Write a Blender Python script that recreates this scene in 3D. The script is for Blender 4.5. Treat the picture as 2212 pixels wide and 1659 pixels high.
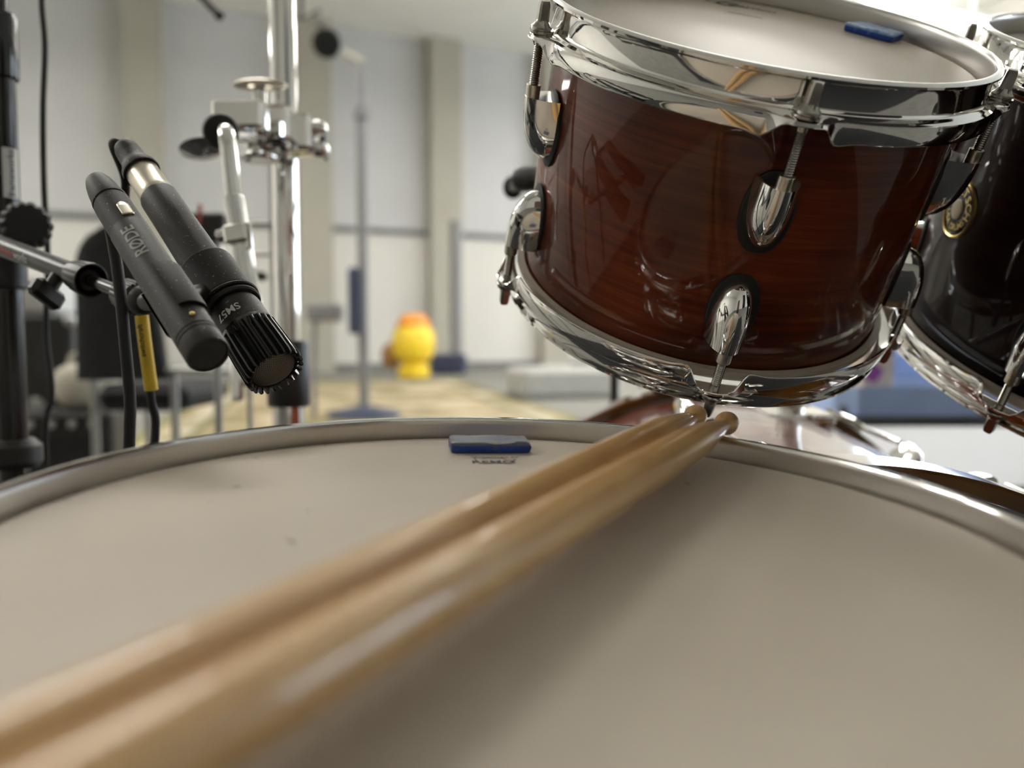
import bpy, math, random
from mathutils import Vector, Matrix, noise
random.seed(7)
PI = math.pi
for o in list(bpy.data.objects): bpy.data.objects.remove(o, do_unlink=True)
S = bpy.context.scene
COL = S.collection

# ------------------------------------------------------------------ camera
CAMH = 0.685
PITCH = math.radians(3.5)
F = 1800.0
cam_d = bpy.data.cameras.new('camera'); cam = bpy.data.objects.new('camera', cam_d); COL.objects.link(cam)
cam.location = (0, 0, CAMH); cam.rotation_euler = (PI/2 - PITCH, 0, 0)
cam_d.sensor_width = 36; cam_d.lens = 36*F/2212; cam_d.clip_start = 0.01; cam_d.clip_end = 200
cam_d.dof.use_dof = True; cam_d.dof.focus_distance = 0.47; cam_d.dof.aperture_fstop = 4.3
S.camera = cam
S.view_settings.view_transform = 'Standard'; S.view_settings.look = 'None'
S.view_settings.gamma = 1; S.view_settings.use_curve_mapping = False
S.view_settings.exposure = 0.02

# ------------------------------------------------------------------ world + lamps
w = bpy.data.worlds.new('sky'); S.world = w; w.use_nodes = True
bg = w.node_tree.nodes['Background']; bg.inputs[0].default_value = (0.62, 0.78, 1.0, 1); bg.inputs[1].default_value = 2.0

# hall frame: U runs along the back wall, V points away from the camera
U = Vector((2.22, 1, 0)).normalized(); V = Vector((-U.y, U.x, 0))
VB, VF, UL, UR, CEIL = 15.06, -5.0, -9.0, 13.0, 6.1
def H(u, v, z): return U*u + V*v + Vector((0, 0, z))
HM = Matrix((U, V, Vector((0, 0, 1)))).transposed().to_4x4()

def area(name, loc, size, size_y, power, direction, color=(1, 1, 1)):
    d = bpy.data.lights.new(name, 'AREA'); d.shape = 'RECTANGLE'; d.size = size; d.size_y = size_y
    d.energy = power; d.color = color
    o = bpy.data.objects.new(name, d); COL.objects.link(o)
    o.location = loc; o.rotation_euler = Vector(direction).to_track_quat('-Z', 'Y').to_euler()
    return o
LAMPS = [(u, v) for v in (5.0, 8.8, 12.6) for u in (-5.5, 0.0, 5.5, 10.5) if (u, v) not in ((0.0, 12.6), (5.5, 12.6), (0.0, 8.8))]
DROP = 0.75                                             # added fittings hang low so their upward lamps whiten the ceiling
for (u, v) in LAMPS:
    a = area('added_ceiling_lamp', H(u, v, CEIL-DROP-0.13), 2.4, 0.5, 125, (0, 0, -1), (1, 0.965, 0.91))
    a.rotation_euler = (0, 0, math.atan2(U.y, U.x))
    a = area('added_ceiling_lamp', H(u, v, CEIL-DROP+0.03), 2.4, 0.5, 95, (0, 0, 1), (1, 0.975, 0.93))
    a.rotation_euler = (PI, 0, math.atan2(U.y, U.x))
WINS = [(-2.5, 0.5), (3.0, 6.0), (8.5, 11.5)]          # right wall openings (v0, v1)
for (a0, a1) in WINS:
    area('daylight', H(UR+0.25, (a0+a1)/2, 2.6), 3.0, 3.2, 260, -U, (0.8, 0.9, 1.0))

# ------------------------------------------------------------------ coordinates
cp, sp = math.cos(PITCH), math.sin(PITCH)
def W(x, y, z):
    "camera coordinates (right, down, forward) to world"
    return Vector((x, z*cp - y*sp, CAMH - y*cp - z*sp))
def D(x, y, z): return W(x, y, z) - Vector((0, 0, CAMH))
def PX(px, py, z): return W((px-1106)/F*z, (py-829.5)/F*z, z)
def hit(px, py, p0, n):
    o = Vector((0, 0, CAMH)); d = PX(px, py, 1) - o
    return o + d*((p0-o).dot(n)/d.dot(n))
def frame(origin, zdir, xhint=(1, 0, 0)):
    z = Vector(zdir).normalized(); x = Vector(xhint); x = (x - z*x.dot(z)).normalized(); y = z.cross(x)
    m = Matrix((x, y, z)).transposed().to_4x4(); m.translation = origin
    return m

# ------------------------------------------------------------------ materials
def nodes(name):
    m = bpy.data.materials.new(name); m.use_nodes = True
    nt = m.node_tree; return m, nt, nt.nodes['Principled BSDF']
def mat(name, col, rough=0.5, metal=0.0, coat=0.0, vary=0.08, scale=12.0, bump=0.0, bscale=200, spec=0.5):
    m, nt, b = nodes(name)
    tc = nt.nodes.new('ShaderNodeTexCoord'); no = nt.nodes.new('ShaderNodeTexNoise'); no.inputs['Scale'].default_value = scale
    no.inputs['Detail'].default_value = 4
    nt.links.new(tc.outputs['Object'], no.inputs['Vector'])
    r = nt.nodes.new('ShaderNodeValToRGB')
    r.color_ramp.elements[0].position = .3; r.color_ramp.elements[1].position = .7
    r.color_ramp.elements[0].color = tuple(c*(1-vary) for c in col) + (1,)
    r.color_ramp.elements[1].color = tuple(min(1, c*(1+vary)) for c in col) + (1,)
    nt.links.new(no.outputs['Fac'], r.inputs[0]); nt.links.new(r.outputs[0], b.inputs['Base Color'])
    b.inputs['Roughness'].default_value = rough; b.inputs['Metallic'].default_value = metal
    b.inputs['Coat Weight'].default_value = coat; b.inputs['Coat Roughness'].default_value = 0.03
    b.inputs['Specular IOR Level'].default_value = spec
    if bump:
        n2 = nt.nodes.new('ShaderNodeTexNoise'); n2.inputs['Scale'].default_value = bscale
        nt.links.new(tc.outputs['Object'], n2.inputs['Vector'])
        bp = nt.nodes.new('ShaderNodeBump'); bp.inputs['Strength'].default_value = bump; bp.inputs['Distance'].default_value = .001
        nt.links.new(n2.outputs['Fac'], bp.inputs['Height']); nt.links.new(bp.outputs[0], b.inputs['Normal'])
    return m
def wood(name, stops, vscale, rough=0.3, coat=0.0, detail=6, mixcol=None, coords='Object', nscale=1.0):
    "grain: noise stretched by vscale (small value = stretched along that axis)"
    m, nt, b = nodes(name)
    tc = nt.nodes.new('ShaderNodeTexCoord'); mp = nt.nodes.new('ShaderNodeMapping')
    mp.inputs['Scale'].default_value = vscale
    nt.links.new(tc.outputs[coords], mp.inputs[0])
    no = nt.nodes.new('ShaderNodeTexNoise'); no.inputs['Scale'].default_value = nscale; no.inputs['Detail'].default_value = detail
    no.inputs['Roughness'].default_value = .6; no.inputs['Distortion'].default_value = .6
    nt.links.new(mp.outputs[0], no.inputs['Vector'])
    r = nt.nodes.new('ShaderNodeValToRGB'); e = r.color_ramp.elements
    while len(e) < len(stops): e.new(.5)
    for i, (p, c) in enumerate(stops): e[i].position = p; e[i].color = tuple(c)+(1,)
    nt.links.new(no.outputs['Fac'], r.inputs[0])
    out = r.outputs[0]
    if mixcol:
        n2 = nt.nodes.new('ShaderNodeTexNoise'); n2.inputs['Scale'].default_value = mixcol[0]; n2.inputs['Detail'].default_value = 2
        nt.links.new(tc.outputs[coords], n2.inputs['Vector'])
        r2 = nt.nodes.new('ShaderNodeValToRGB'); r2.color_ramp.elements[0].position = .35; r2.color_ramp.elements[1].position = .7
        r2.color_ramp.elements[0].color = tuple(mixcol[1])+(1,); r2.color_ramp.elements[1].color = (1, 1, 1, 1)
        nt.links.new(n2.outputs['Fac'], r2.inputs[0])
        mx = nt.nodes.new('ShaderNodeMix'); mx.data_type = 'RGBA'; mx.blend_type = 'MULTIPLY'; mx.inputs[0].default_value = 1
        nt.links.new(out, mx.inputs[6]); nt.links.new(r2.outputs[0], mx.inputs[7]); out = mx.outputs[2]
    nt.links.new(out, b.inputs['Base Color'])
    b.inputs['Roughness'].default_value = rough; b.inputs['Coat Weight'].default_value = coat
    b.inputs['Coat Roughness'].default_value = .015
    if coat > .5: b.inputs['Specular IOR Level'].default_value = .08
    return m

CHROME = mat('chrome', (.82, .81, .79), .045, 1, vary=.02)
SATIN = mat('satin_chrome', (.62, .60, .57), .32, 1, vary=.03)
NICKEL = mat('brushed_nickel', (.62, .57, .48), .28, 1, vary=.08, scale=60)
STEEL = mat('threaded_steel', (.42, .40, .37), .25, 1, vary=.06, scale=80)
BLACKP = mat('black_plastic', (.016, .016, .015), .42, vary=.2, scale=40)
BLACKT = mat('black_tube_paint', (.014, .014, .014), .3, vary=.1, spec=.35)
BLACKG = mat('black_gloss', (.012, .012, .012), .18, vary=.1)
RUBBER = mat('black_rubber', (.009, .009, .009), .6, vary=.2, scale=60)
def speck(m, thr=.735, scale=700, col=(.25, .22, .17, 1)):
    nt = m.node_tree; b = nt.nodes['Principled BSDF']; src = b.inputs['Base Color'].links[0].from_socket
    tc = nt.nodes.new('ShaderNodeTexCoord'); n = nt.nodes.new('ShaderNodeTexNoise'); n.inputs['Scale'].default_value = scale; n.inputs['Detail'].default_value = 1
    nt.links.new(tc.outputs['Object'], n.inputs[0])
    g = nt.nodes.new('ShaderNodeMath'); g.operation = 'GREATER_THAN'; g.inputs[1].default_value = thr; nt.links.new(n.outputs[0], g.inputs[0])
    x = nt.nodes.new('ShaderNodeMix'); x.data_type = 'RGBA'; x.inputs[7].default_value = col
    nt.links.new(g.outputs[0], x.inputs[0]); nt.links.new(src, x.inputs[6]); nt.links.new(x.outputs[2], b.inputs['Base Color'])
MICBODY = mat('mic_enamel', (.011, .011, .009), .5, vary=.12, scale=90, bump=.25, bscale=1500)
speck(MICBODY); RUBDUST = mat('dusty_rubber', (.008, .008, .007), .6, vary=.2, scale=60); speck(RUBDUST, .72)
FABRIC = mat('black_fabric', (.02, .02, .021), .85, vary=.3, scale=60, bump=.4, bscale=500)
CREAM = mat('cream_enamel', (.62, .55, .38), .4, vary=.05)
GOLD = mat('gold', (.72, .55, .22), .3, 1, vary=.05)
INK = mat('black_ink', (.03, .03, .035), .6, vary=.1)
WHITEINK = mat('white_ink', (.75, .74, .70), .6, vary=.03)
GREYINK = mat('grey_ink', (.42, .41, .38), .5, vary=.03)
REDINK = mat('red_ink', (.55, .12, .10), .6, vary=.03)
YELLOW = mat('yellow_sleeve', (.78, .52, .03), .5, vary=.08, scale=150)
LACQ = wood('mahogany_lacquer', [(.30, (.125, .0235, .0076)), (.5, (.200, .0385, .0120)), (.62, (.24, .0530, .0160)), (.8, (.32, .083, .023))],
            (9, 9, 260), rough=.4, coat=.8, mixcol=(14, (.40, .34, .34)))
LACQD = wood('dark_mahogany_lacquer', [(.30, (.008, .002, .0012)), (.5, (.020, .0045, .002)), (.65, (.032, .007, .003)), (.8, (.05, .013, .005))],
             (9, 9, 260), rough=.4, coat=.55, mixcol=(9, (.3, .25, .25)))
HOOPW = wood('striped_hoop_wood', [(.30, (.035, .012, .004)), (.5, (.16, .065, .014)), (.75, (.26, .12, .03))], (6, 6, 6), rough=.22, coat=1.0)
HICK = wood('hickory', [(.25, (.46, .27, .105)), (.46, (.59, .37, .155)), (.60, (.66, .43, .19)), (.8, (.74, .51, .25))],
            (100, 100, 3.2), rough=.33, coat=.45, mixcol=(26, (.86, .80, .74)))

def head_mat():
    m, nt, b = nodes('coated_drum_film')
    tc = nt.nodes.new('ShaderNodeTexCoord')
    n1 = nt.nodes.new('ShaderNodeTexNoise'); n1.inputs['Scale'].default_value = 9; n1.inputs['Detail'].default_value = 5
    nt.links.new(tc.outputs['Object'], n1.inputs['Vector'])
    r = nt.nodes.new('ShaderNodeValToRGB')
    r.color_ramp.elements[0].position = .3; r.color_ramp.elements[0].color = (.515, .45, .37, 1)
    r.color_ramp.elements[1].position = .7; r.color_ramp.elements[1].color = (.575, .505, .415, 1)
    nt.links.new(n1.outputs['Fac'], r.inputs[0])
    mp = nt.nodes.new('ShaderNodeMapping'); mp.inputs['Scale'].default_value = (26, 60, 1); mp.inputs['Rotation'].default_value = (0, 0, .5)
    nt.links.new(tc.outputs['Object'], mp.inputs[0])
    n2 = nt.nodes.new('ShaderNodeTexNoise'); n2.inputs['Scale'].default_value = 1.6; n2.inputs['Detail'].default_value = 3
    nt.links.new(mp.outputs[0], n2.inputs['Vector'])
    r2 = nt.nodes.new('ShaderNodeValToRGB'); r2.color_ramp.elements[0].position = .20; r2.color_ramp.elements[0].color = (.45, .45, .47, 1)
    r2.color_ramp.elements[1].position = .27; r2.color_ramp.elements[1].color = (1, 1, 1, 1)
    nt.links.new(n2.outputs['Fac'], r2.inputs[0])
    mx = nt.nodes.new('ShaderNodeMix'); mx.data_type = 'RGBA'; mx.blend_type = 'MULTIPLY'; mx.inputs[0].default_value = .8
    nt.links.new(r.outputs[0], mx.inputs[6]); nt.links.new(r2.outputs[0], mx.inputs[7])
    nt.links.new(mx.outputs[2], b.inputs['Base Color'])
    b.inputs['Roughness'].default_value = .42; b.inputs['Specular IOR Level'].default_value = .35
    n3 = nt.nodes.new('ShaderNodeTexNoise'); n3.inputs['Scale'].default_value = 1400
    nt.links.new(tc.outputs['Object'], n3.inputs['Vector'])
    bp = nt.nodes.new('ShaderNodeBump'); bp.inputs['Strength'].default_value = .12; bp.inputs['Distance'].default_value = .0004
    nt.links.new(n3.outputs['Fac'], bp.inputs['Height']); nt.links.new(bp.outputs[0], b.inputs['Normal'])
    return m
HEAD = head_mat()

def gel_mat(name, dusty):
    m, nt, b = nodes(name)
    tc = nt.nodes.new('ShaderNodeTexCoord'); n1 = nt.nodes.new('ShaderNodeTexNoise'); n1.inputs['Scale'].default_value = 260; n1.inputs['Detail'].default_value = 6
    nt.links.new(tc.outputs['Object'], n1.inputs['Vector'])
    sx = nt.nodes.new('ShaderNodeSeparateXYZ'); nt.links.new(tc.outputs['Object'], sx.inputs[0])
    mr = nt.nodes.new('ShaderNodeMapRange'); mr.inputs[1].default_value = .0032; mr.inputs[2].default_value = .0040
    nt.links.new(sx.outputs[2], mr.inputs[0])
    r = nt.nodes.new('ShaderNodeValToRGB'); r.color_ramp.elements[0].position = .62; r.color_ramp.elements[1].position = .72
    nt.links.new(n1.outputs['Fac'], r.inputs[0])
    mp = nt.nodes.new('ShaderNodeMapRange'); mp.inputs[1].default_value = .35; mp.inputs[2].default_value = .65; mp.inputs[3].default_value = dusty-.25; mp.inputs[4].default_value = dusty+.2
    nt.links.new(n1.outputs['Fac'], mp.inputs[0])
    mu = nt.nodes.new('ShaderNodeMath'); mu.operation = 'MULTIPLY'; nt.links.new(mr.outputs[0], mu.inputs[0]); nt.links.new(mp.outputs[0], mu.inputs[1])
    ma = nt.nodes.new('ShaderNodeMath'); ma.operation = 'MAXIMUM'; nt.links.new(mu.outputs[0], ma.inputs[0])
    ms = nt.nodes.new('ShaderNodeMath'); ms.operation = 'MULTIPLY'; ms.inputs[1].default_value = .35; nt.links.new(r.outputs[0], ms.inputs[0])
    nt.links.new(ms.outputs[0], ma.inputs[1])
    mx = nt.nodes.new('ShaderNodeMix'); mx.data_type = 'RGBA'
    mx.inputs[6].default_value = (.008, .05, .30, 1)
    mx.inputs[7].default_value = (.15, .16, .165, 1) if dusty > .6 else (.36, .58, .82, 1)  # mixed in towards the top
    nt.links.new(ma.outputs[0], mx.inputs[0]); nt.links.new(mx.outputs[2], b.inputs['Base Color'])
    b.inputs['Roughness'].default_value = .3
    return m

# ------------------------------------------------------------------ mesh helpers
class MB:
    def __init__(s): s.v = []; s.f = []
    def add(s, vs, fs, M=None):
        k = len(s.v)
        s.v += [(M @ Vector(p)) if M else Vector(p) for p in vs]
        s.f += [tuple(i+k for i in f) for f in fs]; return s
    def lathe(s, prof, seg=48, M=None, closed=False, a0=0, a1=2*PI, rfun=None):
        "prof [(r,z)]; rfun(angle,i)->(r,z) overrides"
        full = abs(a1-a0-2*PI) < 1e-6; n = seg if full else seg+1; k = len(prof)
        vs = []
        for j in range(n):
            a = a0+(a1-a0)*j/seg
            pr = rfun(a) if rfun else prof
            vs += [(r*math.cos(a), r*math.sin(a), z) for r, z in pr]
        fs = []
        kk = k if closed else k-1
        for j in range(seg):
            j2 = (j+1) % n
            for i in range(kk):
                i2 = (i+1) % k
                fs.append((j*k+i, j2*k+i, j2*k+i2, j*k+i2))
        if full and not closed:
            if prof[0][0] > 1e-6: fs.append(tuple(j*k for j in range(n-1, -1, -1)))
            if prof[-1][0] > 1e-6: fs.append(tuple(j*k+k-1 for j in range(n)))
        return s.add(vs, fs, M)
    def open_lathe(s, prof, seg=48, M=None, **k):
        nf = len(s.f); s.lathe(prof, seg, M, **k)
        s.f = s.f[:nf] + [f for f in s.f[nf:] if len(f) == 4]; return s
    def cyl(s, p0, p1, r, seg=20, r2=None, M=None):
        p0 = Vector(p0); p1 = Vector(p1); L = (p1-p0).length
        m = frame(p0, p1-p0, (1, .1, .2) if abs((p1-p0).normalized().x) < .9 else (0, 1, 0))
        if M: m = M @ m
        r2 = r if r2 is None else r2
        e = min(r, r2)*.12
        return s.lathe([(0, 0), (r-e, 0), (r, e), (r2, L-e), (r2-e, L), (0, L)], seg, m)
    def box(s, c, size, M=None, bev=0.0):
        x, y, z = (d/2 for d in size); c = Vector(c)
        if bev <= 0:
            vs = [c+Vector((a*x, b*y, d*z)) for a in (-1, 1) for b in (-1, 1) for d in (-1, 1)]
            return s.add(vs, [(0, 1, 3, 2), (4, 6, 7, 5), (0, 4, 5, 1), (2, 3, 7, 6), (0, 2, 6, 4), (1, 5, 7, 3)], M)
        vs = []; idx = {}
        for a in (-1, 1):
            for b in (-1, 1):
                for d in (-1, 1):
                    for ax in range(3):
                        o = [bev, bev, bev]; o[ax] = 0
                        idx[(a, b, d, ax)] = len(vs)
                        vs.append(c+Vector((a*(x-o[0]), b*(y-o[1]), d*(z-o[2]))))
        fs = []
        for ax in range(3):
            for sg in (-1, 1):
                q = []
                for (u, t) in ((-1, -1), (1, -1), (1, 1), (-1, 1)):
                    k = [0, 0, 0]; k[ax] = sg; k[(ax+1) % 3] = u; k[(ax+2) % 3] = t
                    q.append(idx[(k[0], k[1], k[2], ax)])
                fs.append(tuple(q if sg > 0 else q[::-1]))
        for ax in range(3):
            b1, c1 = (ax+1) % 3, (ax+2) % 3
            for u in (-1, 1):
                for t in (-1, 1):
                    k0 = [0]*3; k0[ax] = -1; k0[b1] = u; k0[c1] = t; k1 = list(k0); k1[ax] = 1
                    q = (idx[(*k0, b1)], idx[(*k1, b1)], idx[(*k1, c1)], idx[(*k0, c1)])
                    fs.append(q if u*t > 0 else q[::-1])
        for a in (-1, 1):
            for b in (-1, 1):
                for d in (-1, 1):
                    q = tuple(idx[(a, b, d, i)] for i in range(3)); fs.append(q if a*b*d > 0 else q[::-1])
        return s.add(vs, fs, M)
    def tube(s, pts, r, seg=12, sub=8, M=None, smooth=True, rad=None):
        pts = [Vector(p) for p in pts]
        if smooth and len(pts) > 2:
            P = [pts[0]*2-pts[1]] + pts + [pts[-1]*2-pts[-2]]; q = []
            for i in range(1, len(P)-2):
                for t in range(sub):
                    u = t/sub; a, b, c, d = P[i-1], P[i], P[i+1], P[i+2]
                    q.append(.5*((2*b)+(c-a)*u+(2*a-5*b+4*c-d)*u*u+(3*b-a-3*c+d)*u**3))
            q.append(pts[-1]); pts = q
        n = len(pts); T = [(pts[min(i+1, n-1)]-pts[max(i-1, 0)]).normalized() for i in range(n)]
        x = T[0].orthogonal().normalized(); vs = []
        for i in range(n):
            x = (x-T[i]*x.dot(T[i])).normalized(); y = T[i].cross(x)
            rr = rad(i/(n-1)) if rad else r
            vs += [pts[i]+(x*math.cos(2*PI*k/seg)+y*math.sin(2*PI*k/seg))*rr for k in range(seg)]
        fs = [(i*seg+k, i*seg+(k+1) % seg, (i+1)*seg+(k+1) % seg, (i+1)*seg+k) for i in range(n-1) for k in range(seg)]
        fs += [tuple(range(seg-1, -1, -1)), tuple((n-1)*seg+k for k in range(seg))]
        return s.add(vs, fs, M)
    def sphere(s, c, rx, ry=None, rz=None, seg=24, M=None):
        ry = ry or rx; rz = rz or rx; n = seg//2
        m = Matrix.Translation(Vector(c)) @ Matrix.Diagonal((rx, ry, rz, 1))
        if M: m = M @ m
        return s.lathe([(math.sin(PI*i/n), -math.cos(PI*i/n)) for i in range(n+1)], seg, m)
    def mesh(s, name, m, sharp=32):
        me = bpy.data.meshes.new(name); me.from_pydata([tuple(p) for p in s.v], [], s.f); me.validate(); me.update()
        import bmesh
        bm = bmesh.new(); bm.from_mesh(me)
        bmesh.ops.remove_doubles(bm, verts=bm.verts, dist=1e-6)
        bmesh.ops.dissolve_degenerate(bm, dist=1e-7, edges=bm.edges)
        bmesh.ops.recalc_face_normals(bm, faces=bm.faces); bm.to_mesh(me); bm.free()
        for p in me.polygons: p.use_smooth = True
        me.set_sharp_from_angle(angle=math.radians(sharp))
        me.materials.append(m); return me
    def build(s, name, m, parent=None, sharp=32, M=None):
        return inst(name, s.mesh(name, m, sharp), parent, M)
def inst(name, me, parent=None, M=None):
    o = bpy.data.objects.new(name, me); COL.objects.link(o)
    if parent: o.parent = parent
    if M: o.matrix_local = M
    return o
def tag(o, label, cat, group=None, kind=None):
    o['label'] = label; o['category'] = cat
    if group: o['group'] = group
    if kind: o['kind'] = kind
    return o
def thing(name, label, cat, M=None, group=None):
    o = bpy.data.objects.new(name, None); COL.objects.link(o); o.empty_display_size = .02
    if M is not None: o.matrix_world = M
    return tag(o, label, cat, group)
def struct(o): o['kind'] = 'structure'; return o
def copy_tree(o, parent=None):
    c = o.copy(); COL.objects.link(c)
    if parent: c.parent = parent; c.matrix_parent_inverse = o.matrix_parent_inverse.copy()
    for ch in o.children: copy_tree(ch, c)
    return c

_tc = {}
def text_mb(s, size, fn, extrude=.0001, spacing=1.0, shear=0.0, align='CENTER', bold=0.018):
    "flat text triangles mapped through fn(x,y) -> point"
    cu = bpy.data.curves.new('t', 'FONT'); cu.body = s; cu.size = size; cu.align_x = align; cu.align_y = 'CENTER'
    cu.space_character = spacing; cu.shear = shear; cu.resolution_u = 4; cu.offset = size*bold
    ob = bpy.data.objects.new('t', cu); COL.objects.link(ob)
    bpy.context.view_layer.update()
    me = bpy.data.meshes.new_from_object(ob.evaluated_get(bpy.context.evaluated_depsgraph_get()))
    import bmesh
    bm = bmesh.new(); bm.from_mesh(me); bmesh.ops.triangulate(bm, faces=bm.faces)
    for _ in range(3):
        es = [e_ for e_ in bm.edges if e_.calc_length() > size*.14]
        if es: bmesh.ops.subdivide_edges(bm, edges=es, cuts=1, use_grid_fill=False); bmesh.ops.triangulate(bm, faces=bm.faces)
    bm.to_mesh(me); bm.free()
    mb = MB(); mb.add([fn(v.co.x, v.co.y) for v in me.vertices], [tuple(p.vertices) for p in me.polygons])
    bpy.data.objects.remove(ob); bpy.data.curves.remove(cu); bpy.data.meshes.remove(me)
    return mb
def text_obj(s, size, fn, m, name, parent, label=None, **k):
    mb = text_mb(s, size, fn, **k)
    me = bpy.data.meshes.new(name); me.from_pydata([tuple(p) for p in mb.v], [], mb.f); me.materials.append(m)
    o = inst(name, me, parent)
    if label: o['label'] = label
    return o

# ------------------------------------------------------------------ the hall
WALLG = mat('grey_wall_panel', (.56, .56, .555), .8, vary=.03, scale=1.2)
WALLW = mat('off_white_wall', (.66, .645, .60), .8, vary=.03, scale=1.0)
PILA = mat('beige_pilaster', (.40, .38, .315), .7, vary=.03, scale=2)
CEILM = mat('white_ceiling', (.86, .85, .80), .85, vary=.02, scale=1)
RAILM = mat('dark_grey_rail', (.16, .16, .155), .6, vary=.06)
FLOORM = mat('grey_floor_carpet', (.20, .195, .175), .9, vary=.16, scale=3.5, bump=.3, bscale=90)
def hbox(name, u0, u1, v0, v1, z0, z1, m, parent=None):
    mb = MB(); mb.box(((u0+u1)/2, (v0+v1)/2, (z0+z1)/2), (abs(u1-u0), abs(v1-v0), abs(z1-z0)), HM); return mb.build(name, m, parent)
struct(hbox('floor', UL-.3, UR+.3, VF-.3, VB+.3, -.2, 0, FLOORM))
struct(hbox('ceiling', UL-.3, UR+.3, VF-.3, VB+.3, CEIL, CEIL+.2, CEILM))
RZ = 2.55
wb = struct(hbox('wall_back', UL-.2, UR+.2, VB, VB+.2, 0, RZ-.04, WALLW))
struct(hbox('wall_back', UL-.2, UR+.2, VB+.02, VB+.2, RZ+.04, CEIL, WALLG))
struct(hbox('trim_1', UL, UR, VB-.05, VB+.02, RZ-.05, RZ+.05, RAILM))
struct(hbox('baseboard_back', UL, UR, VB-.03, VB, 0, .13, RAILM))
struct(hbox('wall_left', UL-.2, UL, VF, VB, 0, CEIL, WALLW))
struct(hbox('wall_front', UL-.2, UR+.2, VF-.2, VF, 0, CEIL, WALLW))
mb = MB()
def wl(v0, v1, z0, z1): mb.box((UR+.1, (v0+v1)/2, (z0+z1)/2), (.2, v1-v0, z1-z0), HM)
wl(VF, VB, 0, 1.0); wl(VF, VB, 4.2, CEIL)
e = [VF]+[x for w_ in WINS for x in w_]+[VB]
for i in range(0, len(e), 2): wl(e[i], e[i+1], 1.0, 4.2)
struct(mb.build('wall_right', WALLW))
FRAMEM = mat('white_window_frame', (.7, .7, .68), .4, vary=.02)
m_gl, nt, b = nodes('window_glass'); b.inputs['Transmission Weight'].default_value = 1; b.inputs['Roughness'].default_value = 0; b.inputs['IOR'].default_value = 1.02
for i, (a0, a1) in enumerate(WINS):
    mb = MB(); t = .07
    for (v0, v1, z0, z1) in ((a0, a1, 1.0, 1.0+t), (a0, a1, 4.2-t, 4.2), (a0, a0+t, 1.07, 4.13), (a1-t, a1, 1.07, 4.13), ((a0+a1)/2-.03, (a0+a1)/2+.03, 1.07, 4.13), (a0+t, a1-t, 2.6, 2.66)):
        mb.box((UR+.08, (v0+v1)/2, (z0+z1)/2), (.07, v1-v0, z1-z0), HM)
    wo = struct(mb.build('window_%d' % (i+1), FRAMEM))
    MB().box((UR+.08, (a0+a1)/2, 2.6), (.008, a1-a0-.14, 3.06), HM).build('pane', m_gl, wo)
# pilasters on the back wall, about two metres apart
for i, px in enumerate((-70, 322, 680, 957, 1190, 1370, 1520)):
    k = (px-1106)/F; n = V; d = Vector((k, 1, 0)); t = VB/d.dot(V); u = (d*t).dot(U)
    hw = .30
    struct(hbox('trim_%d' % (i+2), u-hw, u+hw, VB-.28, VB+.02, 0, CEIL, PILA))
# added door and curtain: unseen dark shapes for the chrome to reflect
DOORM = wood('door_wood', [(.3, (.07, .03, .015)), (.7, (.13, .06, .03))], (8, 8, 1), rough=.45)
d1 = struct(hbox('added_door_1', -3.2, -1.4, VF, VF+.06, 0, 2.3, DOORM))
CURT = mat('added_dark_curtain', (.03, .03, .035), .9, vary=.2)
mb = MB(); vs = []; N = 120
for i in range(N+1):
    u = 1.2+3.2*i/N; vv = VF+.12+.05*math.sin(i*.9)
    vs += [H(u, vv, .02), H(u, vv, 3.4)]
mb.add(vs, [(2*i, 2*i+2, 2*i+3, 2*i+1) for i in range(N)])
cu_ = tag(mb.build('curtain', CURT), 'dark pleated curtain added on the wall behind the camera for dark reflections', 'curtain')
cu_.modifiers.new('s', 'SOLIDIFY').thickness = .01
# added ceiling fittings with glowing diffusers, out of view
DIFF, nt, b = nodes('added_lamp_diffuser'); b.inputs['Base Color'].default_value = (.9, .9, .88, 1)
b.inputs['Emission Color'].default_value = (1, .96, .88, 1); b.inputs['Emission Strength'].default_value = 4
fit0 = None
for i, (u, v) in enumerate(LAMPS):
    M = Matrix.Translation(H(u, v, CEIL-DROP)) @ Matrix.Rotation(math.atan2(U.y, U.x), 4, 'Z')
    if fit0 is None:
        fit0 = thing('added_ceiling_light', 'long white fluorescent fitting added under the hall ceiling to light the hall', 'ceiling light', M, 'added fluorescent fittings on the hall ceiling')
        MB().box((0, 0, -.04), (2.5, .56, .08), bev=.01).build('housing', FRAMEM, fit0)
        MB().box((0, 0, -.095), (2.4, .5, .03), bev=.005).build('diffuser', DIFF, fit0)
        for x in (-1, 1): MB().cyl((x, 0, 0), (x, 0, DROP), .006).build('hanger', FRAMEM, fit0)
    else:
        c = copy_tree(fit0); c.matrix_world = M

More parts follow.
